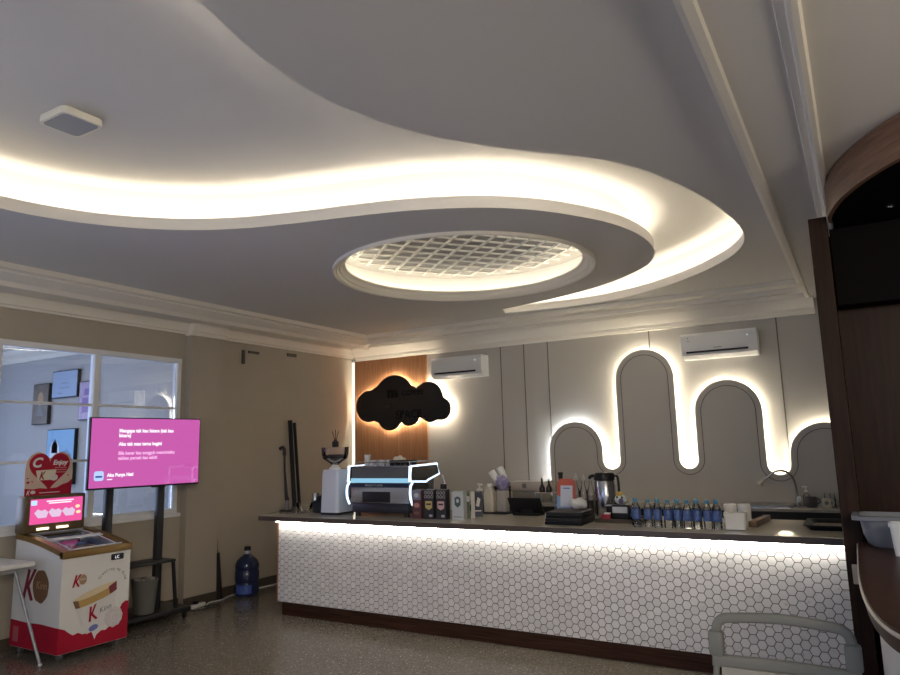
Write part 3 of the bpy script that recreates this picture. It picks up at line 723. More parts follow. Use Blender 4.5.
# printed tub of ice cream
TB = FM(.015, .395, .0016) @ Matrix.Rotation(R(14), 4, 'Z') @ Matrix.Diagonal((1.18, 1.18, 1, 1))
tub = B().prism([(-.115, -.17), (.10, -.17), (.155, .07), (-.155, .07)], TB, 0, .0006).build('printed_tub', mat('tub_white', (.72, .70, .68), .5), fz, 0)
B().prism(ellipse(.155, .022, 0, .085), TB, .0010, .0016).build('printed_lid_top', mat('tub_lid_light', (.74, .62, .40), .5), tub, 0)
B().prism([(-.165, .085), (-.155, .03)] + ellipse(.155, .02, 0, .035, 12, 180, 360)[1:-1] + [(.155, .03), (.165, .085)], TB, .0007, .0012).build('printed_lid', mat('tub_lid', (.52, .33, .10), .5), tub, 0)
B().prism([(-.165, .085), (-.155, .03), (-.125, .022), (-.13, .075)], TB, .0016, .0020).build('printed_lid_end', BROWN, tub, 0)
B().prism([(.165, .09), (.155, .03), (.10, .02), (.10, .075)], TB, .0016, .0020).build('printed_lid_end', mat('maroon_print', (.22, .03, .04), .5), tub, 0)
script_K(TB @ Matrix.Translation((-.085, -.10, .001)), .10, RED, fz)
text('Kinn', TB @ Matrix.Translation((0, -.075, .001)), .05, GREYINK, fz, shear=.25)
B().prism(ellipse(.035, .02, -.06, -.15), TB, .0012, .0018).build('printed_badge', mat('badge_blue', (.16, .2, .5), .5), tub, 0)
sc_ = FM(.165, .255, .0030) @ Matrix.Diagonal((1.22, 1.22, 1, 1))
B().prism([(.066*math.cos(R(10*k))*(1+.04*math.sin(k*2.3)), .066*math.sin(R(10*k))*(1+.05*math.sin(k*1.7))) for k in range(36)], sc_, 0, .001).build('printed_scoop', mat('scoop_white', (.66, .62, .60), .6, noise=(40, .25)), fz, 0)
script_K(FRONT((-.20, -.3015, .44)), .25, mat('dark_red_print', (.22, .01, .03), .5), fz)
B().prism([(.115*math.cos(R(6*k))*(1+.02*math.sin(k*.5)), .13*math.sin(R(6*k))*(1+.03*math.sin(k*.7))) for k in range(60)], FRONT((.065, -.3017, .56)), 0, .0008).build('side_brand_blob', BROWN, fz, 0)
text('Kinn', FRONT((-.005, -.3027, .54)), .085, TANOVAL, fz, shear=.2)
B().prism([(-.30, .10), (-.22, .10), (-.22, .22), (-.30, .22)], FRONT((0, -.3018, 0)), 0, .0008).build('side_notice', mat('red_pale', (.42, .10, .12), .5), fz, 0)
for (x, y) in ((.28, -.24), (.28, .24), (-.28, -.24), (-.28, .24)):
    c_ = B().cyl((x, y-.014, .028), (x, y+.014, .028), .028, n=18).build('caster', mat('caster_grey', (.12, .12, .12), .5), fz)
    B().box(x-.014, x+.014, y-.02, y+.02, .035, .061).build('caster_fork', STEEL, c_, 0)
# header box at the back of the freezer
hd = B().box(-.345, -.20, -.325, .205, .962, 1.272, .012).build('header_box', FRAMEB, fz)
B().box(-.199, -.1985, -.285, .175, 1.035, 1.245).build('header_screen', emitter('header_pink', (.80, .10, .34), .62), hd, 0)
HM = SIDE((-.1978+FX-FX, 0, 0))
HT = emitter('header_white', (.95, .85, .92), .7)
for k, y in enumerate((-.19, -.07, .05)):
    B().prism([(y-.045+.02*math.cos(0), 1.085), (y+.045, 1.085), (y+.06, 1.13), (y+.03, 1.155), (y, 1.145), (y-.03, 1.16), (y-.06, 1.13)], HM, 0, .0005).build('header_cup', emitter('header_pale', (.75, .55, .75), .6), hd, 0)
for (y0, y1, z) in ((-.15, .09, 1.222), (-.13, .07, 1.205)): B().box(-.1978, -.1974, y0, y1, z-.005, z+.005).build('header_line', HT, hd, 0)
B().prism(rrect(.05, .04, .006), SIDE((-.198, -.255, 1.215)), 0, .0006).build('header_badge', emitter('header_blue', (.4, .6, .95), .8), hd, 0)
for k, (y, z) in enumerate(((.13, 1.16), (.14, 1.11))): B().prism(ellipse(.022, .014, y, z), HM, 0, .0005).build('header_scoop', emitter('header_cream', (.9, .6, .35), .8), hd, 0)
for y in (-.17, .0): B().box(-.205, -.19, y-.05, y+.05, .985, 1.002).build('header_lamp', emitter('header_lamps', (1, .85, .55), 2), hd, 0)

# packs inside the freezer
cols = [(.72, .10, .30), (.25, .32, .62), (.62, .62, .70), (.45, .08, .16), (.30, .22, .50), (.55, .40, .30), (.66, .20, .42), (.20, .36, .66), (.60, .55, .62), (.35, .12, .30)]
nm = ['magenta', 'blue', 'silver', 'dark red', 'violet', 'tan', 'pink', 'bright blue', 'pearl', 'plum']
for k in range(10):
    x = FX+.20-.112*(k//2); y = FY-.11+.22*(k % 2)
    o = B().box(-.045, .045, -.085, .085, 0, .05+.011*(k//2), .018).build('ice_cream_pack', mat('pack_%d' % k, cols[k], .35, noise=(25, .35)))
    o.location = (x, y, .7415+.008*(k//2)); o.rotation_euler = (.05*math.sin(k*3), .08*math.sin(k*2), .10*math.sin(k*1.7))
    row = ['front', 'second', 'third', 'fourth', 'rear'][k//2]
    tag(o, '%s ice cream pack in the %s row inside the freezer, %s side' % (nm[k], row, 'near' if k % 2 == 0 else 'far'), 'ice cream', 'ice cream packs in the freezer')
B().box(.296, .304, -.22, .22, .79, .80).build('inner_fill', emitter('freezer_fill', (.75, .88, 1), 2.5), fz, 0)  # glowing strip added to brighten the packs under the lid
B_ = B().box(-.27, .27, -.23, .23, .7352, .7405).build('inner_floor', mat('freezer_inside', (.55, .66, .85), .4), fz, 0)

# heart sign standing on the header box
hs = thing('heart_sign', 'red heart-shaped cardboard sign standing on the freezer', 'sign', (-6.25, 3.52, 1.2725))
HS = SIDE((0, 0, 0))
def heart(s, oy): return [(s*.0625*16*math.sin(t_)**3*.97, oy+s*.0625*(13*math.cos(t_)-5*math.cos(2*t_)-2*math.cos(3*t_)-math.cos(4*t_))) for t_ in [2*PI*k/48 for k in range(48)]]
CARD = mat('card_beige', (.62, .47, .38), .6)
back_ = [(-.205, 0), (.205, 0), (.21, .2)] + [p for p in [(.205, .26), (.195, .31), (.16, .355), (.11, .378), (.05, .36), (.0, .315), (-.05, .36), (-.11, .378), (-.16, .355), (-.195, .31), (-.205, .26)]] + [(-.21, .2)]
B().prism(back_, HS, -.006, 0).build('backing_card', CARD, hs, 0)
B().prism(list(reversed(heart(.185, .225))), HS, .0003, .002).build('red_heart', RED, hs, 0)
B().prism([(-.205, .0), (.205, .0), (.208, .13), (.17, .10), (.12, .085), (.07, .06), (-.02, .055), (-.08, .062), (-.14, .055), (-.205, .065)], HS, .0004, .0025).build('red_foot', RED, hs, 0)
text('C', SIDE((.0026, -.16, .245)), .115, PAPER, hs, bold=.004, shear=.25, ext=.0003)
text('Enjoy', SIDE((.0026, .025, .262)), .058, PAPER, hs, bold=.002, shear=.2, ext=.0003)
for z in (.232, .212, .192): B().box(.0025, .003, .045, .15, z, z+.006).build('print_line', mat('pale_red', (.6, .25, .25), .5), hs, 0)
b = B(); b.prism([(-.10, .13), (.04, .13), (.06, .22), (-.12, .215)], HS, .0024, .003); b.build('print_tub', CREAM, hs, 0)
script_K(SIDE((.0033, -.09, .135)), .07, mat('dark_red_print', (.22, .01, .03), .5), hs)
B().prism(ellipse(.035, .028, .04, .15), HS, .0024, .0034).build('print_scoop', mat('scoop_white', (.66, .62, .60), .6), hs, 0)
script_K(SIDE((.0028, -.19, .008)), .04, PAPER, hs)
B().prism(ellipse(.022, .015, -.135, .03), HS, .0028, .0033).build('print_oval', PAPER, hs, 0)
B().box(.0026, .0031, -.08, .10, .018, .024).build('print_line', PAPER, hs, 0)
for (y, z, r_) in ((-.18, .115, .014), (-.145, .12, .008), (-.185, .15, .008), (.17, .165, .008)): B().prism(list(reversed(heart(r_, z))), SIDE((0, y, 0)), .0003, .0015).build('small_heart', RED, hs, 0)

# ------------------------------------------------------------------ white folding table at the left edge
ft = thing('folding_table', 'white folding table with grey metal legs, at the left edge', 'table', (-6.02, 2.85, 0))
B().box(-.33, .24, -1.0, .345, .745, .783, .012).build('tabletop', WHITE, ft)
for (y0, y1) in ((.25, .36), (-.88, -.98)):
    for x0, x1 in ((.10, .36), (-.2, -.31)):
        lg = B().tube([(x0, y0, .745), (x1, y1, .014)], .0125, 10).build('leg', mat('leg_grey', (.35, .35, .35), .35, .6), ft)
        B().sphere((x1, y1, .014), (.016, .016, .014)).build('foot_cap', WHITE, lg)
    B().tube([(.10, y0, .735), (-.2, y0, .735)], .012, 8).build('leg_bar', mat('leg_grey', (.35, .35, .35), .35, .6), ft)
B().box(-.25, .12, -.9, .28, .70, .745).build('under_frame', mat('frame_grey', (.45, .45, .45), .5), ft, 0)

# ------------------------------------------------------------------ along the left wall
gb = thing('water_gallon', 'dark blue water gallon bottle on the floor by the left wall', 'bottle', (-6.19, 5.80, 0))
DB = mat('gallon_blue', (.022, .032, .085), .18)
B().lathe([(.10, 0), (.128, .008), (.134, .03), (.134, .13), (.128, .14), (.128, .152), (.134, .165), (.134, .27), (.128, .28), (.128, .29), (.134, .30), (.132, .34), (.115, .385), (.07, .425), (.04, .445), (.032, .455)], n=40).build('body', DB, gb)
B().lathe([(.031, .455), (.031, .475), (.036, .476), (.036, .50)], n=24).build('neck_seal', mat('seal_white', (.6, .6, .62), .4), gb)
B().lathe([(.037, .49), (.037, .53), (.03, .535)], n=24).build('cap', BLACK, gb)
lb = B(); aa = [R(-100+8*k) for k in range(11)]
lb.strip([(.1352*math.cos(a_), .1352*math.sin(a_), .035) for a_ in aa], [(.1352*math.cos(a_), .1352*math.sin(a_), .128) for a_ in aa]); lb.build('label', mat('gallon_label', (.06, .12, .40), .4, noise=(40, .6)), gb)
um = thing('dark_pole', 'slim pole with black wrapped lower half leaning against the wall', 'pole', (-6.305, 5.505, 0))
B().tube([(0, 0, .004), (-.02, -.03, .50)], [.040, .033], 12).build('wrapped_end', BLACKM, um)
B().tube([(-.02, -.03, .50), (-.05, -.05, 1.28)], [.014, .009], 10).build('stick', mat('stick_brown', (.05, .033, .02), .5), um)
for k, (y, d) in enumerate(((6.62, 0), (6.70, .02))):
    t = thing('black_tube', ['left black tube leaning on the wall behind the counter', 'right black tube leaning on the wall behind the counter'][k], 'tube', (-6.20+d, y, 0), group='two black tubes')
    B().tube([(0, 0.03, 0.001), (-.13-d, -.01, 1.98-.03*k)], .027 if k == 0 else .02, 14).build('shaft', BLACKM, t)
    B().tube([(-.1285-d, -.0095, 1.96-.03*k), (-.1305-d, -.0101, 1.99-.03*k)], .029 if k == 0 else .022, 14).build('end_cap', BLACK, t)
b = B(); b.box(XL, XL+.02, 5.83, 5.87, 2.66, 2.83); tag(b.build('wall_bracket', mat('bracket_dark', (.09, .08, .06), .6), smooth=0), 'upright dark bracket mark high on the left wall', 'bracket')
b = B(); b.box(XL, XL+.02, 5.93, 6.10, 2.80, 2.83); tag(b.build('wall_bracket', mat('bracket_dark', (.09, .08, .06), .6), smooth=0), 'short level dark bracket beside the upright one', 'bracket')
b = B(); b.box(XL, XL+.02, 6.60, 6.76, 2.83, 2.87); tag(b.build('wall_bracket', mat('bracket_dark', (.09, .08, .06), .6), smooth=0), 'dark bracket just under the cornice nearest the corner', 'bracket')
ps = thing('power_strip', 'white power strip on the floor by the television stand', 'power strip', (-6.215, 5.14, 0), R(10))
B().box(-.03, .03, -.10, .10, 0, .035, .008).build('body', WHITE, ps)
for k in range(3): B().prism(ellipse(.018, .018, 0, -.06+.06*k, 14), FLAT((0, 0, .0352)), 0, .0006).build('socket', GREYINK, ps, 0)
B().box(-.025, .02, -.045, .0, .0365, .07, .006).build('plug', BLACK, ps)
tag(B().tube(smooth_path([(-6.2, 5.25, .006), (-6.26, 5.35, .006), (-6.25, 5.5, .006), (-6.335, 5.72, .006), (-6.345, 6.2, .006), (-6.345, 6.6, .006), (-6.345, 7.6, .006)], 6), .006, 8).build('white_cable', WHITE), 'white cable running along the left wall base', 'cable')
tag(B().tube(smooth_path([(-6.17, 5.20, .005), (-6.1, 5.34, .005), (-6.06, 5.30, .005), (-6.05, 5.16, .005), (-6.10, 5.0, .005), (-6.18, 4.93, .02), (-6.22, 4.86, .05)], 6), .005, 8).build('black_cable', BLACK), 'black cable looping from the power strip to the stand', 'cable')

# ------------------------------------------------------------------ dark post, service kiosk on the right
tag(B().box(-.150, -.056, 4.35, 4.62, 0, 2.845, .004).build('wooden_post', DARKWOOD, smooth=0), 'tall dark brown wooden post at the right end of the bar', 'post')
kb = thing('kiosk_screen', 'dark wood back panel of the service kiosk at the right edge', 'panel', (.72, 4.625, 0))
B().box(-.80, .78, .0, .03, 0, 2.795).build('panel', DARKWOOD, kb, 0)
tag(B().box(-.052, 1.5, 4.46, 4.622, 2.34, 2.795, .004).build('overhead_cabinet', BLACKLAM, smooth=0), 'black overhead cabinet under the curved wood header', 'cabinet')
kedge = smooth_path([(-.083, 4.33), (-.079, 3.9), (-.071, 3.3), (-.05, 2.86), (-.014, 2.57), (.04, 2.39), (.14, 2.24), (.32, 2.12), (.65, 2.05), (1.5, 2.03)], 5)
kpoly = [(p.x, p.y) for p in kedge] + [(1.5, 4.33)]
kc = thing('kiosk_counter', 'curved service counter with dark wood top and white base', 'counter', (0, 0, 0))
B().prism(list(reversed(kpoly)), FLAT((0, 0, 0)), 1.043, 1.05).build('countertop', KTOP, kc, 40)
b = B(); b.tube([(p.x, p.y, 1.036) for p in kedge], .0072, 8); b.build('edge_band', mat('edge_band_pale', (.62, .55, .46), .3), kc)
B().prism([(p[0]+.004, p[1]) for p in reversed(kpoly)], FLAT((0, 0, 0)), .985, 1.029).build('apron', DARKWOODX, kc, 40)
inn_ = [(p.x+.05, p.y+.03) for p in kedge]
B().prism(list(reversed([(x, min(y, 4.33)) for x, y in inn_]+[(1.5, 4.33)])), FLAT((0, 0, 0)), .08, .985).build('base', mat('kiosk_white', (.66, .64, .60), .5), kc, 40)
B().prism(list(reversed([(x+.03, min(y+.03, 4.33)) for x, y in inn_]+[(1.5, 4.33)])), FLAT((0, 0, 0)), 0, .08).build('kick', BLACK, kc, 40)
hedge = smooth_path([(-.046, 4.34), (-.046, 4.20), (0, 3.98), (.05, 3.835), (.115, 3.695), (.195, 3.56), (.275, 3.46), (.42, 3.32), (.75, 3.12), (1.5, 2.95)], 5)
hd_ = thing('kiosk_header', 'curved brown wood header band over the kiosk', 'header', (0, 0, 0))
b = B(); b.strip([(p.x, p.y, 2.80) for p in hedge], [(p.x, p.y, 2.998) for p in hedge]); b.strip([(p.x+.02, p.y+.02, 2.80) for p in hedge], [(p.x+.02, p.y+.02, 2.998) for p in hedge]); b.strip([(p.x, p.y, 2.80) for p in hedge], [(p.x+.02, p.y+.02, 2.80) for p in hedge]); b.build('band', BANDWOOD, hd_)
B().prism(list(reversed([(p.x+.02, p.y+.01) for p in hedge]+[(1.5, 4.62), (-.03, 4.62)])), FLAT((0, 0, 0)), 2.802, 2.815).build('soffit', BLACKLAM, hd_, 40)
dl = thing('downlight', 'tiny chrome downlight in the black kiosk soffit', 'lamp', (.245, 4.2, 2.8))
B().lathe([(.014, -.004), (.024, -.003), (.024, 0), (.014, 0)], n=20, cap=False).build('ring', CHROME, dl)
B().lathe([(.0, -.001), (.014, -.001)], n=20, cap=False).build('lens', mat('lens', (.5, .5, .5), .1), dl)
tbm = mat('tub_grey', (.17, .185, .22), .45, spec=.3)
tb = thing('plastic_tub', 'grey-blue plastic tub on the dark kiosk counter', 'tub', (.12, 4.19, 1.05))
b = B()
def sq(w_, h_, z, r=.05): return [(p[0], p[1], z) for p in rrect(w_, h_, r, 5)]
b.loft([sq(.26, .16, .001, .05), sq(.31, .20, .02, .06), sq(.345, .23, .07, .07), sq(.36, .245, .135, .07), sq(.43, .29, .137, .05), sq(.43, .29, .156, .05), sq(.37, .25, .158, .06), sq(.34, .22, .07, .06), sq(.25, .15, .012, .05)], cap=False)
bmesh.ops.contextual_create(b.bm, geom=[e for e in b.bm.edges if e.is_boundary and all(v.co.z < .005 for v in e.verts)])
bmesh.ops.contextual_create(b.bm, geom=[e for e in b.bm.edges if e.is_boundary and all(.011 < v.co.z < .013 for v in e.verts)])
b.build('body', tbm, tb)
cu = thing('plastic_cup', 'white ribbed plastic cup in front of the grey tub', 'cup', (.098, 3.88, 1.05))
b = B(); b.loft([sq(.055, .055, .001, .015), sq(.075, .075, .13, .02), sq(.085, .085, .131, .02), sq(.085, .085, .15, .02), sq(.07, .07, .152, .018), sq(.05, .05, .008, .012)]); b.build('body', mat('cup_white', (.62, .65, .68), .4), cu)
tag(B().box(-.125, -.085, 4.335, 4.348, .83, .93, .004).build('wall_socket', mat('socket_beige', (.42, .36, .28), .5), smooth=0), 'beige socket plate low on the dark post', 'socket')

# ------------------------------------------------------------------ grey chair in the foreground
ch = thing('plastic_chair', 'grey plastic chair with open frame back in front of the bar', 'chair', (-.36, 3.1, 0)); ch.scale = (.93, 1, .972)
def bar_(path, w_, d_, n_, r=.012):
    b = B(); L = []
    for k, p in enumerate(path):
        p = Vector(p); t_ = (Vector(path[min(k+1, len(path)-1)])-Vector(path[max(k-1, 0)])).normalized()
        n1_ = Vector((0, 1, 0)); n2_ = t_.cross(n1_).normalized()
        L.append([p+n2_*q[0]+n1_*q[1] for q in rrect(w_, d_, r, 3)])
    b.loft(L); return b
pth = smooth_path([(-.265, 0, .715), (-.263, .005, .80), (-.258, .01, .865), (-.235, .012, .898), (-.18, .018, .908), (0, .035, .915), (.18, .018, .908), (.235, .012, .898), (.258, .01, .865), (.263, .005, .80), (.265, 0, .715)], 5)
bar_(pth, .040, .034, 0).build('back_frame', GREYP, ch)
for s in (-1, 1): B().box(s*.262-.031, s*.262+.031, -.024, .028, .755, .855, .012).build('grip', GREYP, ch)
bar_(smooth_path([(-.275, 0, .735), (-.14, .012, .735), (0, .02, .735), (.14, .012, .735), (.275, 0, .735)], 4), .05, .034, 0).build('back_rail', GREYP, ch)
lowm = mat('chair_back_sheet', (.34, .33, .29), .5)
b = B()
b.loft([[(-.245, -.012, .715), (.245, -.012, .715), (.245, .012, .715), (-.245, .012, .715)], [(-.25, -.055, .5), (.25, -.055, .5), (.25, -.035, .5), (-.25, -.035, .5)]]); b.build('back_sheet', lowm, ch, 0)
for s in (-1, 1): B().tube([(s*.268, 0, .72), (s*.275, -.03, .58), (s*.272, -.06, .44)], .013, 10).build('back_post', GREYP, ch)
B().box(-.25, .25, -.50, -.03, .43, .465, .016).build('seat', GREYP, ch)
for sx_ in (-1, 1):
    B().tube([(sx_*.23, -.46, .435), (sx_*.26, -.50, 0.001)], [.02, .014], 12).build('leg', GREYP, ch)
    B().tube([(sx_*.25, -.06, .435), (sx_*.275, .03, 0.001)], [.02, .014], 12).build('leg', GREYP, ch)

# ------------------------------------------------------------------ on the bar, left end
vc = thing('stick_vacuum', 'slim black stick vacuum standing on the left end of the bar', 'vacuum', (-5.43, 5.62, ZC))
B().box(-.065, .065, -.035, .035, .001, .022, .008).build('floor_head', BLACK, vc)
B().tube([(.015, 0, .02), (.02, 0, .13)], .022, 12).build('dust_tube', mat('smoke_grey', (.22, .2, .19), .25), vc)
B().tube([(.02, 0, .12), (.005, 0, .18), (-.02, .0, .42), (-.03, 0, .62)], [.026, .018, .011, .011], 12).build('shaft', BLACK, vc)
B().tube(smooth_path([(-.03, 0, .60), (-.035, 0, .665), (-.06, 0, .685), (-.095, 0, .672)], 4), [.02]*13, 10).build('handle', BLACK, vc)
gb_ = thing('glass_bowl', 'clear glass bowl beside the stick vacuum', 'bowl', (-5.22, 5.69, ZC))
B().lathe([(.05, 0), (.06, .005), (.098, .07), (.10, .095), (.095, .095), (.09, .07), (.05, .012), (0, .01)], n=28, cap=False).build('bowl', GLASS, gb_)
pi_ = thing('steel_pitcher', 'steel milk pitcher behind the black knock box', 'pitcher', (-5.35, 6.0, ZC))
B().lathe([(.045, 0), (.05, .01), (.048, .07), (.038, .13), (.042, .17), (.039, .17), (.036, .13), (.044, .02), (0, .012)], n=28, cap=False).build('body', STEEL, pi_)
B().tube(smooth_path([(.038, 0, .15), (.075, 0, .145), (.08, 0, .08), (.048, 0, .05)], 4), .006, 8).build('handle', STEEL, pi_)
kn = thing('knock_box', 'round black knock box left of the white grinder', 'knock box', (-5.01, 5.72, ZC))
B().lathe([(.085, 0), (.095, .008), (.098, .11), (.09, .12), (.08, .12), (.078, .02), (0, .015)], n=32, cap=False).build('body', BLACK, kn)
B().tube([(-.08, 0, .11), (.08, 0, .11)], .013, 10).build('knock_bar', BLACKMETAL, kn)
B().lathe([(.055, .121), (.06, .15), (.04, .17), (0, .172)], n=24, cap=False).build('tamper', BLACKMETAL, kn)
tag(B().lathe([(.027, 0), (.029, .01), (.029, .11), (.015, .13), (.015, .15), (.018, .15), (.018, .17), (0, .172)], n=20, cap=False).build('squeeze_bottle', mat('bottle_grey', (.30, .29, .28), .35)), 'grey squeeze bottle between knock box and grinder', 'bottle').location = (-4.88, 5.84, ZC)

gr = thing('coffee_grinder', 'tall white coffee grinder with clear bean hopper', 'grinder', (-4.715, 5.62, ZC))
GW = mat('grinder_white', (.60, .64, .72), .3)
def rr3(w_, d_, z, r): return [(p[0], p[1], z) for p in rrect(w_, d_, r, 6)]
b = B(); b.loft([rr3(.235, .28, .022, .035), rr3(.23, .275, .05, .035), rr3(.215, .25, .40, .03), rr3(.205, .24, .445, .03)]); b.build('body', GW, gr, 40)
b = B(); b.loft([rr3(.24, .285, 0, .035), rr3(.24, .285, .022, .035)]); b.build('foot', BLACK, gr)
HC = (-.03, 0, 0)
B().lathe([(.06, .445), (.06, .462), (.04, .475), (.036, .49)], HC, n=28).build('collar', WHITE, gr)
B().lathe([(.036, .49), (.05, .505), (.125, .555), (.138, .60), (.142, .665), (.139, .665), (.135, .60), (.12, .557), (.034, .495)], HC, n=36, cap=False).build('hopper', glassy('hopper_glass', (.97, .96, .97), .03, 1.4), gr)
B().lathe([(0, .497), (.045, .51), (.117, .557), (.130, .59), (.12, .598), (0, .60)], HC, n=36, cap=False).build('beans', mat('coffee_beans', (.018, .011, .010), .5, bump=(120, .6)), gr)
B().lathe([(.143, .665), (.144, .672), (0, .674)], HC, n=36, cap=False).build('hopper_lid', glassy('lid_smoke', (.92, .92, .93), .05, 1.4), gr)
rd = thing('reed_diffuser', 'black reed diffuser standing on the grinder hopper', 'diffuser', (-4.74, 5.62, ZC+.6745))
B().lathe([(.033, 0), (.035, .004), (.035, .055), (.018, .065), (.018, .075), (0, .076)], n=24, cap=False).build('jar', BLACK, rd)
for k in range(6):
    a_ = k*1.05; B().tube([(0, 0, .05), (.04*math.cos(a_), .03*math.sin(a_), .155+.012*(k % 3))], .0028, 6).build('reed', BLACK, rd)

# ------------------------------------------------------------------ espresso machine, seen from behind
em = thing('espresso_machine', 'black espresso machine with glowing white edges', 'coffee machine', (-4.065, 5.45, ZC))
MIR = mat('smoked_mirror', (.11, .11, .11), .3, .0); MIRL = mat('mirror_panel', (.50, .52, .56), .1, .9)
b = B(); b.box(-.335, .335, .02, .54, .035, .125, .006); b.build('base', mat('machine_base', (.012, .013, .02), .35), em)
for x in (-.29, .29):
    for y in (.06, .50): B().lathe([(.026, 0), (.022, .036)], (x, y, 0), 16).build('foot', BLACK, em)
B().box(-.345, .345, .08, .46, .125, .46).build('core', mat('machine_core', (.05, .05, .055), .4), em, 0)
B().box(-.35, .35, .012, .03, .13, .275).build('lower_mirror', MIRL, em, 0)
B().box(-.20, .13, .005, .0118, .135, .235, .004).build('drip_box', BLACK, em)
B().box(-.35, .35, .0, .03, .278, .318, .003).build('name_band', mat('band_navy', (.01, .02, .06), .3), em, 0)
text('SPECIALTY COFFEE', FRONT((-.16, -.0008, .288)), .025, mat('band_text', (.5, .55, .6), .4), em)
B().box(-.35, .35, .016, .03, .320, .362).build('glow_strip', LEDCYAN, em, 0)
b = B(); b.prism([(0.03, .366), (.05, .366), (.075, .465), (.03, .465)], fr((-.35, 0, 0), (0, 1, 0), (0, 0, 1)), 0, .70); b.build('upper_panel', MIR, em, 0)
wing = [(.0, .335), (.015, .475), (.47, .485), (.51, .385), (.30, .335), (.26, .320)]
low = [(.03, .315), (.0, .285), (.0, .18), (.03, .12), (.30, .12), (.30, .29), (.26, .315)]
SP = mat('side_black', (.03, .03, .032), .25, .3)
for s in (-1, 1):
    M = fr((s*.365-.014, 0, 0), (0, 1, 0), (0, 0, 1))
    w_ = B().prism(wing, M, 0, .028).build('side_wing', SP, em, 0)
    l_ = B().prism(low, M, 0, .028).build('side_leg', SP, em, 0)
    xo = s*.365+s*.012
    B().tube([(xo, p[0], p[1]) for p in wing], .009, 8, closed=True).build('wing_light', LEDBLUE, w_)
    B().tube(smooth_path([(xo, .03, .318), (xo, -.002, .29), (xo, -.012, .23), (xo, -.002, .17), (xo, .03, .115)], 4), .011, 8).build('leg_light', LEDBLUE, l_)
    B().tube([(s*.365, .002, .335), (s*.365, .012, .475)], .012, 8).build('wing_light', LEDBLUE, w_)
b = B(); b.box(-.33, .33, .05, .5, .470, .478); b.build('cup_tray', STEEL, em, 0)
b = B()
for (p0, p1) in (((-.33, .06, .515), (.33, .06, .515)), ((-.33, .50, .515), (.33, .50, .515)), ((-.33, .06, .515), (-.33, .50, .515)), ((.33, .06, .515), (.33, .50, .515))): b.cyl(p0, p1, .005)
for x in (-.33, 0, .33):
    for y in (.06, .50): b.cyl((x, y, .478), (x, y, .515), .004)
b.build('cup_rail', STEEL, em)
b = B(); b.tube(smooth_path([(.30, .50, .36), (.38, .56, .36), (.42, .57, .22), (.43, .55, .17)], 5), .006, 8); b.build('steam_wand', CHROME, em)
b = B(); b.box(-.28, .28, .462, .52, .33, .46, .01); b.build('group_head_cover', SP, em, 0)
cs = [(-.25, .16), (-.17, .16), (-.25, .26), (-.17, .26), (-.09, .18), (-.02, .20)]
cn = ['leftmost front cup', 'second front cup', 'leftmost rear cup', 'second rear cup', 'third front cup', 'cup nearest the black cups']
def cup_mesh(m, lbl, loc, r=.033, h=.055):
    o = B().lathe([(r*.7, 0), (r*.85, .008), (r, h), (r-.004, h), (r*.72, .01), (0, .008)], n=20, cap=False).build('coffee_cup', m)
    o.location = loc; return tag(o, lbl, 'cup', 'cups on the espresso machine')
for k, (x, y) in enumerate(cs): cup_mesh(mat('cup_pale', (.62, .63, .66), .35), 'white coffee cup on the machine top, ' + cn[k], (-4.065+x, 5.45+y, ZC+.4785))
for k, (x, y) in enumerate(((.05, .17), (.115, .17), (.18, .17), (.245, .17), (.10, .27), (.24, .27))): cup_mesh(BLACK, ['first', 'second', 'third', 'fourth'][k] + ' black cup from the left in the front row on the machine' if k < 4 else ['left', 'right'][k-4] + ' black cup in the rear row on the machine', (-4.065+x, 5.45+y, ZC+.4785), .032, .05)
cup_mesh(mat('cup_pale', (.62, .63, .66), .35), 'white coffee cup stacked on the leftmost front cup', (-4.315, 5.61, ZC+.534))
wt = tag(B().sphere((0, 0, .045), (.075, .05, .045), 18, 10).build('folded_towel', mat('towel_cream', (.75, .68, .58), .9, bump=(35, 1.0))), 'crumpled cream towel on top of the espresso machine', 'towel')
for v in wt.data.vertices:
    v.co += Vector((math.sin(v.co.z*110+v.co.y*70), math.sin(v.co.x*80), math.sin(v.co.x*90+v.co.y*70)))*.007
    v.co.z = max(v.co.z, 0.0)
wt.location = (-4.06, 5.80, ZC+.4785)

# ------------------------------------------------------------------ cartons beside the machine
def carton(loc, rz, w_, d_, h_, m, label, decos=(), name='milk_carton', gable=True):
    t = thing(name, label, 'carton', loc, rz, 'drink cartons beside the machine')
    b = B()
    if gable: b.loft([[(-w_/2, -d_/2, 0), (w_/2, -d_/2, 0), (w_/2, d_/2, 0), (-w_/2, d_/2, 0)], [(-w_/2, -d_/2, h_*.97), (w_/2, -d_/2, h_*.97), (w_/2, d_/2, h_), (-w_/2, d_/2, h_)]])
    else: b.box(-w_/2, w_/2, -d_/2, d_/2, 0, h_, .002)
    b.build('body', m, t, 0)
    F = FRONT((0, -d_/2-.0002, 0))
    for pts, mm_, dz in decos: B().prism(pts, F, dz, dz+.0008).build('print', mm_, t, 0)
    return t
DKB = mat('carton_black', (.02, .018, .022), .4); CAP = BLACK
def ring_pat():
    d_ = []
    for i in range(3):
        for j in range(2): d_.append((ellipse(.014, .014, -.033+.033*i, .235-.036*j, 16), mat('carton_pattern', (.42, .40, .38), .5), 0)); d_.append((ellipse(.009, .009, -.033+.033*i, .235-.036*j, 14), DKB, .0009))
    return d_
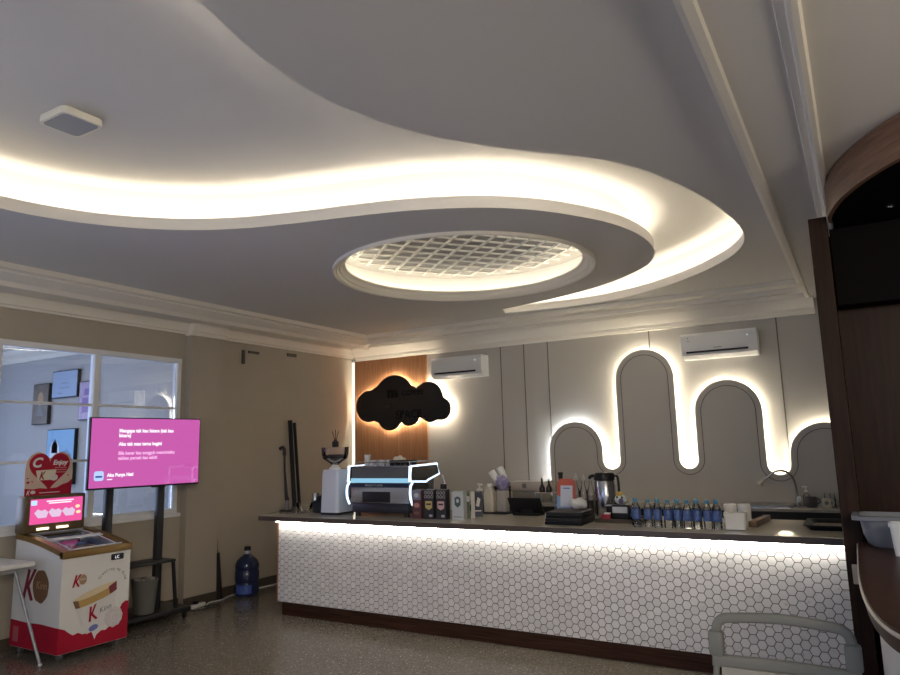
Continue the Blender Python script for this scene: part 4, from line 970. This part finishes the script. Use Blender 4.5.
carton((-3.615, 5.47, ZC), 0, .095, .07, .262, mat('carton_maroon', (.10, .03, .035), .4), 'maroon carton with blue-grey top nearest the espresso machine', [([(-.046, .17), (.046, .17), (.046, .255), (-.046, .255)], mat('carton_bluegrey', (.22, .24, .32), .4), 0), (ellipse(.032, .022, 0, .12), mat('carton_salmon', (.5, .22, .17), .4), 0), (ellipse(.025, .02, 0, .21), mat('carton_grey', (.5, .5, .52), .4), .0009), (ellipse(.03, .015, 0, .05), mat('carton_brown', (.2, .1, .07), .4), 0)])
carton((-3.482, 5.47, ZC), 0, .105, .07, .265, DKB, 'black patterned carton with a yellow badge', ring_pat()+[([(-.036, .10), (0, .08), (.036, .10), (.036, .16), (-.036, .16)], mat('badge_yellow', (.55, .43, .14), .4), .001), ([(-.025, .125), (.025, .125), (.025, .14), (-.025, .14)], DKB, .002), (ellipse(.02, .012, .02, .03), mat('carton_pattern', (.42, .40, .38), .5), 0)])
carton((-3.352, 5.47, ZC), 0, .105, .07, .266, DKB, 'black patterned carton with a pink badge', ring_pat()+[([(-.036, .10), (0, .08), (.036, .10), (.036, .16), (-.036, .16)], mat('badge_pink', (.62, .38, .36), .4), .001), ([(-.025, .125), (.025, .125), (.025, .14), (-.025, .14)], DKB, .002), (ellipse(.02, .012, .02, .03), mat('carton_pattern', (.42, .40, .38), .5), 0)])
carton((-3.195, 5.50, ZC), R(3), .115, .07, .25, mat('carton_silver', (.50, .53, .54), .4), 'silver white carton with a dark shield print', [([(-.03, .13), (0, .105), (.03, .13), (.03, .19), (0, .205), (-.03, .19)], mat('shield_teal', (.05, .09, .10), .4), 0), (ellipse(.014, .018, 0, .165), mat('carton_silver', (.50, .53, .54), .4), .0009), ([(-.045, .02), (.045, .02), (.045, .028), (-.045, .028)], GREYINK, 0)])
carton((-3.165, 5.60, ZC), R(28), .034, .07, .24, mat('carton_green', (.06, .10, .05), .4), 'narrow dark green carton between silver and white cartons', [([(-.018, .15), (.018, .15), (.018, .2), (-.018, .2)], mat('carton_silver', (.50, .53, .54), .4), 0)])
carton((-3.145, 5.66, ZC), R(28), .034, .07, .235, mat('carton_offwhite', (.62, .60, .56), .4), 'narrow off-white carton left of the navy box')
carton((-3.15, 5.765, ZC), R(28), .085, .075, .225, NAVY, 'navy blue box with white print at the right end of the cartons', [([(-.02, .10), (.01, .09), (.025, .16), (0, .18)], PAPER, 0), ([(-.03, .05), (.03, .05), (.03, .06), (-.03, .06)], PAPER, 0)], 'drink_box')
bk = thing('black_bottle', 'black bottle standing behind the pink badge carton', 'bottle', (-3.42, 5.60, ZC))
B().lathe([(.035, 0), (.037, .01), (.037, .22), (.028, .25), (.028, .26)], n=20).build('body', DKB, bk); B().lathe([(.03, .26), (.03, .30), (.026, .304)], n=20).build('cap', CAP, bk)

# ------------------------------------------------------------------ middle of the bar, rear edge
mt_ = tag(B().box(-3.34, -2.98, 6.02, 6.22, ZC+.0005, ZC+.012, .003).build('bar_mat', mat('rubber_mat', (.02, .02, .028), .6)), 'black rubber bar mat along the rear edge of the worktop', 'mat')
ZM = ZC+.0125
JW = mat('jug_white', (.58, .54, .46), .5)
jg = thing('white_jug', 'square cream plastic jug on the bar mat', 'jug', (-3.205, 6.12, ZM))
b = B(); b.loft([rr3(.10, .09, 0, .015), rr3(.105, .095, .02, .018), rr3(.105, .095, .185, .018), rr3(.06, .055, .225, .02), rr3(.05, .05, .235, .02)]); b.build('body', JW, jg)
B().lathe([(.026, .235), (.026, .262), (.022, .265)], (0, 0, 0), 20).build('cap', WHITE, jg)
B().tube(smooth_path([(-.03, 0, .215), (-.056, 0, .23), (-.058, 0, .18), (-.05, 0, .14)], 4), .009, 8).build('handle', JW, jg)
pb = thing('pump_bottle', 'olive syrup bottle with white pump left of the cream jug', 'bottle', (-3.305, 6.09, ZM))
B().lathe([(.030, 0), (.034, .01), (.034, .15), (.016, .18), (.016, .19)], n=24).build('body', mat('syrup_olive', (.26, .22, .10), .3), pb)
b = B(); b.lathe([(.02, .19), (.03, .20), (.03, .215), (.008, .22), (.008, .25)], n=18); b.tube([(0, 0, .25), (-.012, -.01, .262), (.035, -.01, .258)], .009, 8); b.build('pump', WHITE, pb)
# paper cups lying in a bag
cp_spots = [((-3.17, 6.16), 35, .365), ((-3.10, 6.19), 28, .40)]
for k, ((x, y), tilt, z) in enumerate(cp_spots):
    t = thing('paper_cup_sleeve', ['lower white sleeve of cups poking from the bag', 'upper white sleeve of cups poking from the bag'][k], 'cups', (x, y, ZM+z-.03), group='sleeves of paper cups')
    b = B(); M = Matrix.Rotation(R(-tilt), 4, 'Y'); b.lathe([(.026, -.085), (.034, 0), (.036, .005), (.034, .045), (.037, .05), (.036, .056), (0, .056)], n=20, M=M, cap=False); b.build('sleeve', WHITE, t)
bag = tag(B().sphere((0, 0, 0), (.075, .06, .075), 20, 12).build('clear_bag', mat('bag_violet', (.34, .30, .48), .3, noise=(30, .6), bump=(20, 1))), 'violet printed plastic bag behind the cream jug', 'bag')
for v in bag.data.vertices: v.co += Vector((math.sin(v.co.z*80+v.co.y*60), math.sin(v.co.x*75+v.co.z*40), math.sin(v.co.x*60+v.co.y*90)))*.012
bag.location = (-3.09, 6.17, ZM+.27)
bx = thing('white_box', 'small white carton supporting the violet bag', 'box', (-3.09, 6.17, ZM)); B().box(-.05, .05, -.04, .04, 0, .195, .003).build('body', mat('box_grey', (.45, .42, .40), .5), bx, 0)
jr = thing('glass_jar', 'glass jar with dark wood lid left of the white appliance', 'jar', (-3.76, 7.50, .9355))
B().lathe([(.095, 0), (.10, .01), (.10, .155), (.097, .155), (.095, .012), (0, .01)], n=28, cap=False).build('glass', GLASS, jr)
B().lathe([(.10, .156), (.104, .158), (.104, .185), (.1, .19), (0, .19)], n=28, cap=False).build('lid', mat('lid_dark', (.04, .025, .015), .5), jr)
B().box(-.005, .062, -.06, .03, .012, .13, .004).build('contents', CREAM, jr, 0)
ap = thing('white_appliance', 'white and grey countertop appliance with round emblem', 'appliance', (-3.50, 7.74, .9355))
B().box(-.19, .22, -.12, .12, .0, .125, .008).build('lower_body', mat('appliance_grey', (.25, .24, .22), .4), ap)
B().box(-.23, .25, -.14, .13, .125, .235, .02).build('upper_body', mat('appliance_white', (.55, .50, .47), .4), ap)
B().prism(ellipse(.03, .03, -.02, .185), FRONT((0, -.1402, 0)), 0, .001).build('emblem', GREYINK, ap, 0)
rk = thing('steel_rack', 'low steel rack carrying the dark syrup bottles', 'rack', (-2.645, 6.19, ZC))
b = B(); b.box(-.095, .115, -.055, .055, .19, .197, .002); b.build('shelf', mat('rack_pink', (.45, .36, .32), .4), rk, 0)
for x in (-.088, .108):
    for y in (-.048, .048): B().cyl((x, y, 0), (x, y, .19), .005).build('leg', STEEL, rk)
for k, (x, hh, nm_) in enumerate(((-2.69, .135, 'left'), (-2.62, .125, 'right'))):
    t = thing('dark_bottle', '%s dark syrup bottle with a narrow spout on the steel rack' % nm_, 'bottle', (x+.01, 6.19, ZC+.1975), group='dark syrup bottles')
    B().lathe([(.026, 0), (.028, .005), (.028, .04), (.012, .075), (.009, .11)], n=20).build('body', mat('syrup_dark', (.02, .012, .01), .25), t)
    B().lathe([(.010, .11), (.006, hh), (0, hh+.001)], n=14, cap=False).build('spout', BLACK if k == 0 else WHITE, t)
tab = thing('pos_tablet', 'black point-of-sale tablet tilted on a stand, seen from behind', 'tablet', (-2.76, 5.98, ZC))
b = B(); b.box(-.165, .165, -.008, .008, -.09, .09, .006, M=Matrix.Translation((0, 0, .085)) @ Matrix.Rotation(R(32), 4, 'X')); b.build('tablet', BLACK, tab)
B().box(-.13, .13, -.02, .14, 0, .02, .004).build('stand', BLACKM, tab)
B().box(-.06, .06, .01, .05, .02, .075).build('stand_neck', BLACKM, tab, 0)

# black flat cases in front
for k, (z0, h_, rz, w_, d_) in enumerate(((0, .052, 2, .315, .37), (.0525, .048, 5, .31, .36))):
    t = thing('flat_case', ['lower of two black flat cases stacked on the bar front', 'upper of two black flat cases stacked on the bar front'][k], 'case', (-2.155, 5.53, ZC+z0), R(rz), 'stacked black cases')
    B().box(-w_/2, w_/2, -d_/2, d_/2, 0, h_*.5, .006).build('shell', mat('case_black', (.008, .009, .012), .5, spec=.15), t)
    B().box(-w_/2+.003, w_/2-.003, -d_/2+.003, d_/2-.003, h_*.5, h_, .006).build('lid', mat('case_lid', (.022, .022, .022), .45, spec=.25), t)
    if k == 0: B().box(-w_/2-.002, -w_/2+.001, -d_/2+.01, -d_/2+.05, .008, .04).build('orange_tag', mat('orange_tag', (.65, .2, .08), .5), t, 0)

qs = thing('qr_stand', 'red and blue payment card stand with blank white panel', 'sign', (-2.36, 5.96, ZC))
M = FRONT((0, 0, 0)) @ Matrix.Rotation(R(-8), 4, 'X')
B().prism([(-.09, .05), (.085, .05), (.085, .30), (.06, .335), (-.06, .335), (-.09, .30)], M, -.004, 0, .001).build('card', mat('card_red', (.50, .10, .06), .4), qs, 0)
B().prism([(-.09, .05), (.085, .05), (.085, .12), (.02, .15), (-.09, .19)], M, .0003, .0012).build('card_blue', mat('card_blue', (.25, .38, .58), .4), qs, 0)
B().prism([(-.055, .09), (.06, .09), (.06, .275), (-.055, .275)], M, .0014, .0022).build('white_panel', mat('panel_white', (.60, .63, .72), .4), qs, 0)
B().prism([(-.03, .245), (.035, .245), (.035, .256), (-.03, .256)], M, .0024, .0028).build('print_line', mat('line_blue', (.12, .2, .5), .4), qs, 0)
B().prism([(.085, .05), (.085, .12), (.045, .09), (.04, .05)], M, .0024, .0028).build('card_corner', mat('corner_violet', (.22, .10, .36), .4), qs, 0)
B().box(-.08, .075, -.03, .08, 0, .05, .004).build('foot', GLASS, qs, 0)
bb = thing('pump_bottle', 'dark red syrup bottle with black pump behind the payment card', 'bottle', (-2.46, 6.12, ZC))
B().lathe([(.036, 0), (.038, .01), (.038, .24), (.018, .29), (.016, .33)], n=24).build('body', mat('syrup_red', (.25, .03, .02), .25), bb)
B().lathe([(.020, .33), (.020, .365), (.024, .37), (.024, .385), (0, .387)], n=18, cap=False).build('pump', BLACK, bb)
for k, x in enumerate((-2.325, -2.255, -2.185)):
    t = thing('syrup_bottle', ['left', 'middle', 'right'][k] + ' clear syrup bottle with white pump behind the cases', 'bottle', (x, 6.15, ZC), group='clear syrup bottles')
    B().lathe([(.030, 0), (.033, .01), (.033, .21), (.014, .27), (.013, .31)], n=24, cap=False).build('body', GLASS, t)
    B().lathe([(0, .006), (.030, .008), (.030, .12+.03*k), (0, .121+.03*k)], n=20, cap=False).build('syrup', mat('syrup_clear', (.30, .27, .23), .3), t)
    B().lathe([(.015, .31), (.018, .315), (.018, .34), (.006, .345), (.006, .355), (.014, .357), (.014, .366), (0, .367)], n=16, cap=False).build('pump', mat('pump_grey', (.50, .48, .46), .4), t)
    s_ = thing('spice_jar', ['left', 'middle', 'right'][k] + ' small jar with pale label in front of the clear syrup bottles', 'jar', (x+.02, 6.06, ZC), group='small jars')
    B().lathe([(.026, 0), (.028, .004), (.028, .10), (.024, .11)], n=20).build('body', mat('jar_pale', (.50, .46, .42), .4) if k < 2 else BLACK, s_)
    B().lathe([(.0275, .11), (.0275, .14), (0, .141)], n=20, cap=False).build('lid', WHITE if k < 2 else BLACK, s_)
wc_ = tag(B().sphere((0, 0, .045), (.085, .055, .045), 20, 12).build('crumpled_cloth', mat('cloth_white', (.66, .65, .63), .85, bump=(22, 1.0))), 'crumpled white cloth lying on the black cases', 'cloth')
for v in wc_.data.vertices:
    v.co += Vector((math.sin(v.co.z*90+v.co.y*60), math.sin(v.co.x*70), math.sin(v.co.x*80+v.co.y*50)*.9))*.007
    v.co.z = max(v.co.z, 0.0)
wc_.location = (-2.13, 5.66, ZC+.101)
at_ = thing('airpot', 'tall steel airpot flask with black top and handle', 'flask', (-2.04, 6.12, ZC))
B().lathe([(.088, 0), (.092, .01), (.092, .30), (.085, .315)], n=36).build('body', mat('airpot_steel', (.42, .42, .45), .22, 1.0), at_)
b = B(); b.lathe([(.088, .315), (.094, .32), (.094, .355), (.08, .38), (0, .384)], n=36, cap=False); b.build('top', BLACK, at_)
b = B(); b.tube(smooth_path([(-.07, -.03, .352), (-.10, -.042, .355), (-.118, -.05, .345), (-.122, -.052, .328)], 4), .015, 10); b.build('spout', BLACK, at_)
b = B(); b.tube(smooth_path([(.085, .0, .35), (.118, 0, .345), (.126, 0, .25), (.12, 0, .14), (.09, 0, .10)], 5), .011, 10); b.build('handle', BLACK, at_)

tr = thing('brown_tray', 'low dark brown wooden tray left of the water bottles', 'tray', (-1.80, 5.76, ZC))
b = B(); b.box(-.17, .19, -.15, .15, 0, .010); b.build('floor', mat('tray_brown', (.06, .04, .022), .5), tr, 0)
for x0, x1, y0, y1 in ((-.17, .19, -.15, -.138), (-.17, .19, .138, .15), (-.17, -.158, -.138, .138), (.178, .19, -.138, .138)): B().box(x0, x1, y0, y1, .010, .03).build('rim', mat('tray_brown', (.06, .04, .022), .5), tr, 0)
ZT = ZC+.0105
rb = thing('red_box', 'tiny red box with white top on the brown tray', 'box', (-1.905, 5.70, ZT)); B().box(-.035, .035, -.02, .02, 0, .05, .002).build('body', mat('box_red', (.42, .02, .05), .4), rb); B().box(-.012, .035, -.0206, .02, .05, .062, .002).build('top', PAPER, rb)
wb_ = thing('card_holder', 'black and white card holder on the brown tray', 'holder', (-1.785, 5.74, ZT))
B().box(-.065, .065, -.045, .045, 0, .125, .003).build('body', BLACK, wb_); B().box(-.062, .062, -.0465, -.0452, .062, .112).build('white_face', mat('face_grey', (.52, .54, .55), .4), wb_, 0)
bh = thing('dark_holder', 'low black holder left of the black and white card holder', 'holder', (-1.885, 5.85, ZT)); B().box(-.05, .03, -.04, .04, 0, .105, .004).build('body', BLACK, bh); B().box(-.06, .04, -.045, .045, .1055, .112, .002).build('top', mat('face_grey', (.52, .54, .55), .4), bh)
ty = thing('toy_figure', 'small round plush toy with yellow tuft on the card holder', 'toy', (-1.785, 5.74, ZT+.1255))
B().sphere((0, 0, .042), (.052, .045, .042), 20, 12).build('body', mat('toy_pale', (.52, .58, .55), .7), ty)
B().sphere((-.005, -.004, .085), (.028, .028, .022), 14, 8).build('tuft', mat('toy_yellow', (.62, .38, .06), .7), ty)
B().sphere((.012, -.036, .034), (.022, .014, .022), 14, 8).build('belly', mat('toy_violet', (.12, .08, .22), .7), ty)
for x in (-.018, .022): B().sphere((x, -.036, .062), (.008, .008, .010), 10, 8).build('eye', INK, ty)
cc = thing('clear_cup', 'small clear cup with blue label on the brown tray', 'cup', (-1.69, 5.78, ZT))
B().lathe([(.030, 0), (.033, .006), (.036, .085), (.034, .085), (.031, .01), (0, .008)], n=24, cap=False).build('cup', PET, cc)
B().lathe([(.0345, .03), (.0358, .06)], n=24, cap=False).build('label', mat('label_pale', (.5, .52, .6), .4), cc); B().lathe([(.0362, .062), (.0368, .078)], n=24, cap=False).build('label_band', mat('label_blue', (.05, .08, .36), .4), cc)

# ------------------------------------------------------------------ water bottles
def water_bottle(loc, label):
    t = thing('water_bottle', label, 'bottle', loc, group='water bottles on the bar')
    B().lathe([(.024, 0), (.030, .006), (.031, .03), (.028, .036), (.031, .042), (.031, .125), (.029, .145), (.018, .175), (.0135, .182), (.0135, .19)], n=20, cap=False).build('body', PET, t)
    B().lathe([(0, .004), (.027, .006), (.0285, .03), (.026, .036), (.0285, .042), (.0285, .125), (.026, .145), (0, .15)], n=18, cap=False).build('water', glassy('water', (.94, .96, .975), .02, 1.2), t)
    B().lathe([(.0316, .062), (.0318, .064), (.0318, .135), (.0308, .138)], n=20, cap=False).build('label', mat('bottle_label', (.05, .10, .27), .35, noise=(38, .95)), t)
    B().lathe([(.0155, .186), (.0155, .208), (.0145, .2105), (0, .211)], n=18, cap=False).build('cap', mat('cap_blue', (.05, .22, .36), .4), t)
    return t
WBX = [-1.560, -1.475, -1.397, -1.324, -1.252, -1.18, -1.11, -1.04, -.97]
ords = ['leftmost', 'second', 'third', 'fourth', 'fifth', 'sixth', 'seventh', 'eighth', 'rightmost']
wb0 = None
for k, x in enumerate(WBX):
    lab = ('%s water bottle in the front row on the bar' % ords[k]) if k in (0, 8) else '%s water bottle from the left in the front row on the bar' % ords[k]
    loc = (x, 5.395+.012*math.sin(k*2.1), ZC)
    if wb0 is None: wb0 = water_bottle(loc, lab)
    else: dup(wb0, loc, k*.7, lab)
for k, x in enumerate((-1.60, -1.43, -1.285, -1.14, -.995)):
    dup(wb0, (x, 5.50, ZC), k*1.1, ['leftmost', 'second', 'middle', 'fourth', 'rightmost'][k] + (' water bottle from the left' if k in (1, 3) else ' water bottle') + ' in the back row on the bar')

# ------------------------------------------------------------------ right end of the bar
nh = thing('napkin_box', 'square white napkin box right of the water bottles', 'box', (-.858, 5.46, ZC))
b = B(); b.loft([rr3(.135, .10, .006, .012), rr3(.15, .11, .115, .014), rr3(.155, .115, .122, .014)]); b.build('body', CERAM, nh); b = B(); b.box(-.05, .05, -.035, .035, 0, .006); b.build('foot', GREYINK, nh, 0)
for k, (x, y) in enumerate(((-.935, 5.74), (-.835, 5.74))):
    t = thing('white_canister', ['left', 'right'][k] + ' round-topped white canister behind the napkin box', 'canister', (x, y, ZC), group='white canisters')
    B().lathe([(.040, 0), (.043, .005), (.049, .14), (.047, .156), (.03, .163), (0, .164)], n=28, cap=False).build('body', CERAM, t)
wdb = tag(B().box(-.028, .028, -.27, .27, 0, .042, .004).build('wood_block', mat('block_brown', (.15, .09, .055), .45, noise=(12, .3))), 'long brown wood block lying on the bar behind the napkin box', 'block')
wdb.location = (-.755, 5.92, ZC); wdb.rotation_euler = (0, 0, R(-4))
tk = thing('black_tray', 'black serving tray with olive base at the right end of the bar', 'tray', (-.235, 5.80, ZC))
b = B(); b.loft([rr3(.32, .44, .001, .04), rr3(.38, .50, .030, .05), rr3(.40, .52, .034, .05), rr3(.40, .52, .038, .05), rr3(.37, .49, .036, .05), rr3(.31, .43, .008, .04)]); b.build('body', BLACK, tk)
B().prism(rrect(.30, .42, .04), FLAT((0, 0, 0)), .0085, .0095).build('mat', mat('olive', (.11, .10, .06), .5), tk, 0)
